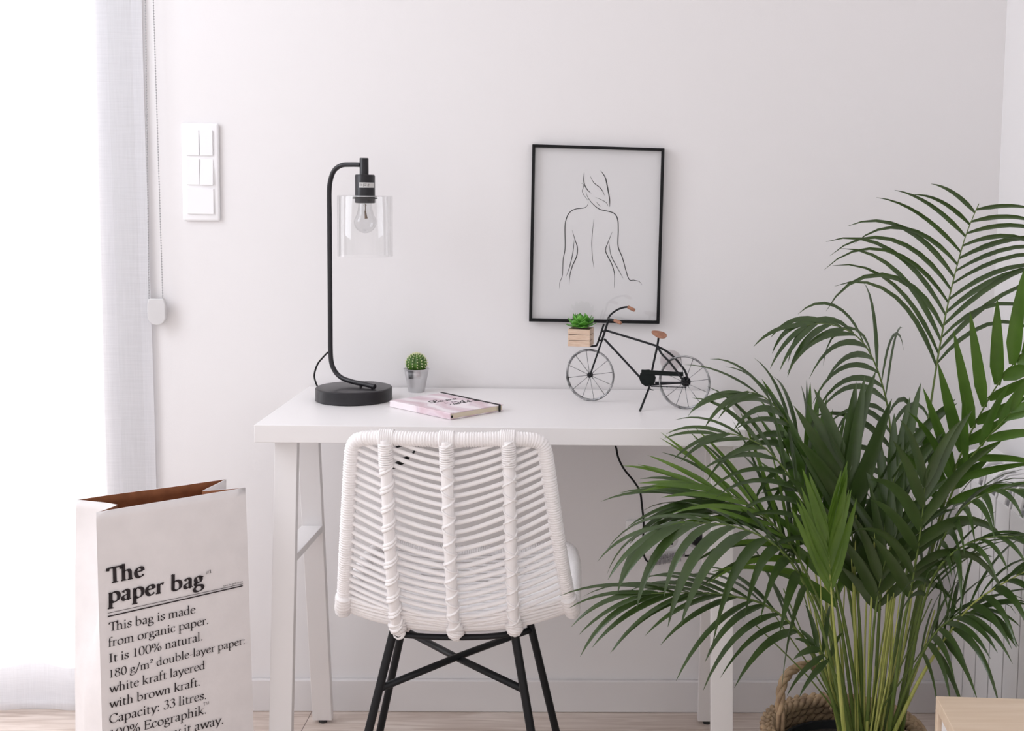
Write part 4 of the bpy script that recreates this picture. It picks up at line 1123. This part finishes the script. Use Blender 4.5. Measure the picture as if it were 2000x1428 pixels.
def blade(mb, p0, d, L, W, nrm, grav, seg=9, fold=.35, curl=0):
    """one leaflet: a keeled strip that leaves p0 along d and bends under its weight"""
    rows_ = []; p = V(p0); d = V(d).normalized(); st = L/seg
    for i in range(seg+1):
        t = i/seg
        n = nrm - d*nrm.dot(d); n = n.normalized() if n.length > 1e-4 else d.orthogonal().normalized(); s = d.cross(n).normalized()
        w_ = W*.5*min(1, .42+2.6*t)*(1-t**2.3)**.85 if t < 1 else .0002
        rows_.append([p-s*w_+n*w_*fold, p, p+s*w_+n*w_*fold])
        if p.x > (1.33 if p.z < .88 else 1.41) and d.x > 0: d = V((d.x*.55, d.y-.06, d.z)).normalized()
        d = (d+V((0, 0, -1))*grav*st*(1+2.2*t)*9+n*curl*st*9).normalized(); p = p+d*st
    mb.grid(rows_)


def frond(pts, t0, n, L, W, N, sides=(1, 1), ang=(52, 24), grav=.25, m_=None, lp=(.75, 1.0, .45), r0=.0042, lift=.0, jit=.10, tip=True, stalk=None, gl=None, pair=True, Ls=(1, 1)):
    """a frond given by points of its stalk (seen position, depth); leaflets from t0 to the tip"""
    P_ = smooth_path([at(x, y, Y=Y) for x, y, Y in pts], 14); P_ = resample(P_, .006); m2 = len(P_); N = V(N).normalized()
    fr_ = build('frond', MB().tube(P_[::2]+[P_[-1]], [max(.0008, r0*(1-.82*(i*2/m2))) for i in range(len(P_[::2])+1)], 7), STEMD if stalk is None else stalk, palm, smooth=True)
    mb = MB()
    for i in range(n):
        t = t0+(1-t0)*(i+.3)/n; q = (i+.3)/n
        for sg, on_ in ((-1, sides[0]), (1, sides[1])):
            if not on_: continue
            tt = min(.995, t+(.3*(1-t0)/n if sg > 0 else 0)); k_ = int(tt*(m2-1)); p = P_[k_]; T = (P_[min(k_+3, m2-1)]-P_[max(k_-3, 0)]).normalized()
            nn = (N-T*N.dot(T)).normalized(); Sd = T.cross(nn)
            a = math.radians(ang[0]+(ang[1]-ang[0])*q+rnd.uniform(-1, 1)*60*jit*.6)
            ll = L*(lp[0]+(lp[1]-lp[0])*min(1, q/.4) if q < .4 else lp[1]+(lp[2]-lp[1])*((q-.4)/.6)**1.3)*(1+rnd.uniform(-jit, jit))*on_*Ls[0 if sg < 0 else 1]
            d = T*math.cos(a)+Sd*sg*math.sin(a)+nn*(lift+rnd.uniform(-jit, jit)*.6)
            blade(mb, p, d, ll, W*(.8+.2*ll/L)*rnd.uniform(.85, 1.15), (nn+V((rnd.uniform(-.2, .2), rnd.uniform(-.2, .2), rnd.uniform(-.2, .2)))), grav*rnd.choice((.6, .85, 1, 1, 1.2, 1.7))*rnd.uniform(.85, 1.15)*(gl[0 if sg < 0 else 1] if gl else 1))
    if tip:
        T = (P_[-1]-P_[-4]).normalized()
        for sg in (-.25, .25):
            Sd = T.cross(N).normalized(); blade(mb, P_[-1], T+Sd*sg, L*lp[2]*.9, W*.8, N, grav)
    build('leaflets', mb, m_ or LEAF, fr_, smooth=True)
    return fr_


B0 = BY
F = frond
# tall frond at the upper right, seen face on
F([(1728, 1440, B0-.02), (1752, 1250, B0+.02), (1795, 960, B0+.06), (1822, 760, B0+.08), (1850, 600, B0+.08), (1880, 480, B0+.06), (1900, 425, B0+.04), (1912, 398, B0+.03)],
  .68, 13, .285, .0098, (.05, -1, .25), ang=(27, 60), grav=.33, lp=(.95, 1.0, .30), jit=.04, tip=False)
# upright frond on the right with broad light leaflets
F([(1752, 1440, B0+.0), (1790, 1180, B0+.0), (1845, 980, B0-.04), (1880, 880, B0-.09), (1925, 790, B0-.14), (1965, 728, B0-.19), (2000, 690, B0-.23)],
  .56, 7, .19, .024, (-.3, -1, .2), ang=(30, 25), grav=.03, m_=LEAFM, lp=(.85, 1.0, .9), jit=.08, Ls=(1, .6))
# centre frond arching left
F([(1715, 1440, B0+.05), (1738, 1200, B0+.08), (1745, 1020, B0+.09), (1738, 830, B0+.10), (1718, 735, B0+.09), (1690, 675, B0+.07), (1655, 645, B0+.05), (1610, 632, B0+.03), (1575, 636, B0+.01)],
  .42, 17, .215, .0115, (.45, -.75, .55), ang=(50, 20), grav=.45, lp=(.8, 1.0, .6), jit=.10, gl=(1, 2.3), Ls=(1, .85))
# left high frond, in front of the desk corner
F([(1690, 1440, B0+.0), (1665, 1200, B0+.02), (1630, 1040, B0+.02), (1585, 910, B0+.02), (1545, 835, B0+.02), (1505, 785, B0+.0), (1468, 766, B0-.01), (1442, 770, B0-.02)],
  .48, 13, .185, .0125, (.25, -.55, .8), ang=(55, 18), grav=.42, lp=(1, 1.0, .55), jit=.16)
F([(1685, 1440, B0-.03), (1650, 1220, B0-.04), (1612, 1080, B0-.05), (1560, 960, B0-.05), (1500, 880, B0-.06), (1440, 850, B0-.07), (1400, 848, B0-.08)],
  .55, 9, .17, .010, (.25, -.65, .7), ang=(46, 14), grav=.32, lp=(1, 1.0, .6), jit=.18)
# left frond with light leaflets
F([(1665, 1440, B0-.04), (1630, 1260, B0-.05), (1580, 1130, B0-.06), (1525, 1040, B0-.07), (1460, 985, B0-.08), (1395, 955, B0-.09), (1355, 945, B0-.10)],
  .52, 10, .19, .011, (.3, -.7, .65), ang=(42, 10), grav=.10, m_=LEAFY, lp=(1.2, 1.0, .6), jit=.16)
F([(1660, 1440, B0-.02), (1620, 1240, B0-.02), (1560, 1110, B0-.03), (1500, 1020, B0-.04), (1430, 985, B0-.05), (1370, 975, B0-.06)],
  .60, 8, .20, .0115, (.3, -.6, .7), ang=(40, 8), grav=.20, lp=(1.1, 1.0, .8), jit=.16)
# left frond with long drooping leaves
F([(1655, 1440, B0-.07), (1612, 1250, B0-.10), (1565, 1130, B0-.12), (1510, 1062, B0-.14), (1440, 1030, B0-.15), (1370, 1022, B0-.16), (1310, 1030, B0-.17)],
  .50, 10, .205, .0185, (.1, -.25, 1), ang=(62, 14), grav=.40, lp=(1, 1.05, .75), jit=.16)
# low left frond
F([(1648, 1440, B0-.05), (1605, 1310, B0-.07), (1555, 1230, B0-.09), (1490, 1180, B0-.10), (1410, 1162, B0-.11), (1330, 1158, B0-.12), (1270, 1160, B0-.13)],
  .44, 11, .20, .0135, (.1, -.4, 1), ang=(48, 8), grav=.26, lp=(1, 1.0, .8), jit=.18)
# very low left leaves
F([(1660, 1440, B0-.08), (1640, 1340, B0-.09), (1610, 1280, B0-.1), (1592, 1262, B0-.1)], .80, 3, .10, .014, (0, -.6, .8), ang=(80, 30), grav=.5, jit=.15)
# upright dark fronds in the middle
F([(1685, 1440, B0-.02), (1680, 1240, B0-.03), (1668, 1090, B0-.04), (1658, 980, B0-.05), (1650, 905, B0-.05)], .52, 7, .20, .030, (.1, -1, .2), ang=(30, 14), grav=.08, lp=(.9, 1, .8), jit=.16)
F([(1705, 1440, B0-.03), (1715, 1240, B0-.05), (1722, 1120, B0-.07), (1730, 1020, B0-.07), (1745, 940, B0-.07), (1770, 880, B0-.07)], .44, 8, .19, .021, (-.2, -1, .3), ang=(36, 12), grav=.20, lp=(.9, 1, .7), jit=.16, Ls=(.75, 1))
F([(1672, 1440, B0-.02), (1645, 1240, B0-.04), (1612, 1090, B0-.04), (1590, 980, B0-.02), (1575, 900, B0+.0)], .48, 7, .20, .019, (.2, -1, .3), ang=(34, 12), grav=.14, m_=LEAFM, lp=(.9, 1, .8), jit=.16)
F([(1692, 1440, B0-.05), (1702, 1280, B0-.07), (1712, 1180, B0-.08), (1728, 1100, B0-.09), (1748, 1045, B0-.09)], .66, 4, .14, .020, (0, -1, .3), ang=(30, 16), grav=.14, lp=(.9, 1, .9), jit=.12)
# young folded frond
F([(1650, 1440, B0-.10), (1632, 1260, B0-.13), (1621, 1120, B0-.15), (1617, 1040, B0-.155)], .72, 6, .15, .017, (0, -1, .25), ang=(18, 14), grav=.03, m_=LEAFY, lp=(1.1, 1, .8), jit=.06, stalk=STEM)
# right side
F([(1745, 1440, B0-.02), (1790, 1210, B0-.05), (1830, 1080, B0-.10), (1875, 1000, B0-.16), (1925, 965, B0-.22), (1975, 955, B0-.27), (2010, 960, B0-.30)], .44, 12, .17, .0115, (-.2, -.4, 1), ang=(50, 14), grav=.36, lp=(1, 1, .7), jit=.16)
F([(1742, 1440, B0-.06), (1795, 1330, B0-.10), (1845, 1250, B0-.15), (1895, 1185, B0-.19), (1945, 1148, B0-.23), (2005, 1115, B0-.28)], .42, 9, .17, .0135, (-.2, -.5, 1), ang=(62, 18), grav=.42, lp=(1, 1, .7), jit=.16, stalk=STEM)
F([(1735, 1440, B0-.05), (1772, 1340, B0-.08), (1803, 1275, B0-.11), (1833, 1230, B0-.14), (1870, 1204, B0-.17), (1910, 1192, B0-.20)], .52, 8, .15, .013, (-.2, -.4, 1), ang=(52, 16), grav=.40, lp=(1, 1, .7), jit=.16)
F([(1755, 1440, B0+.0), (1795, 1180, B0-.02), (1838, 1020, B0-.06), (1880, 920, B0-.12), (1925, 860, B0-.18), (1975, 805, B0-.24)], .60, 5, .17, .017, (-.3, -.9, .4), ang=(36, 14), grav=.16, lp=(1, 1, .8), jit=.14, m_=LEAFM)
F([(1735, 1440, B0-.06), (1762, 1240, B0-.11), (1785, 1120, B0-.15), (1800, 1020, B0-.18), (1806, 950, B0-.19)], .56, 5, .18, .021, (0, -1, .3), ang=(30, 18), grav=.42, lp=(.9, 1, .8), jit=.14)
F([(1760, 1440, B0-.04), (1790, 1240, B0-.10), (1822, 1130, B0-.16), (1868, 1075, B0-.22), (1930, 1050, B0-.28), (1990, 1048, B0-.33)], .50, 9, .15, .011, (-.1, -.3, 1), ang=(48, 12), grav=.30, lp=(1, 1, .7), jit=.18)
# bare stems
for i in range(34):
    x0 = rnd.uniform(1610, 1748); x1 = x0+(x0-1680)*rnd.uniform(.3, 1.3)+rnd.uniform(-25, 25); y1 = rnd.uniform(1000, 1200); Y0 = B0+rnd.uniform(-.07, .07)
    P_ = smooth_path([at(x0*.7+1680*.3, 1450, Y=Y0), at((x0+x1)/2+rnd.uniform(-6, 6), (1440+y1)/2, Y=Y0-.01), at(x1, y1, Y=Y0-.02)], 10)
    r = rnd.uniform(.0018, .0034)
    build('stem', MB().tube(P_, [r*(1-.5*j/len(P_)) for j in range(len(P_))], 7), STEM, palm, smooth=True)

for x1, y1, xm, dy in ((1470, 1215, 1585, -.06), (1505, 1190, 1600, -.03), (1530, 1150, 1608, -.08), (1560, 1130, 1622, .0), (1820, 1170, 1745, -.05), (1800, 1120, 1748, -.02), (1850, 1200, 1760, -.07)):
    P_ = smooth_path([at(1675, 1450, Y=B0+dy*.5), at(xm, 1330, Y=B0+dy*.8), at(x1, y1, Y=B0+dy)], 12)
    build('stem', MB().tube(P_, [.0017*(1-.4*j/len(P_)) for j in range(len(P_))], 7), STEMD, palm, smooth=True)
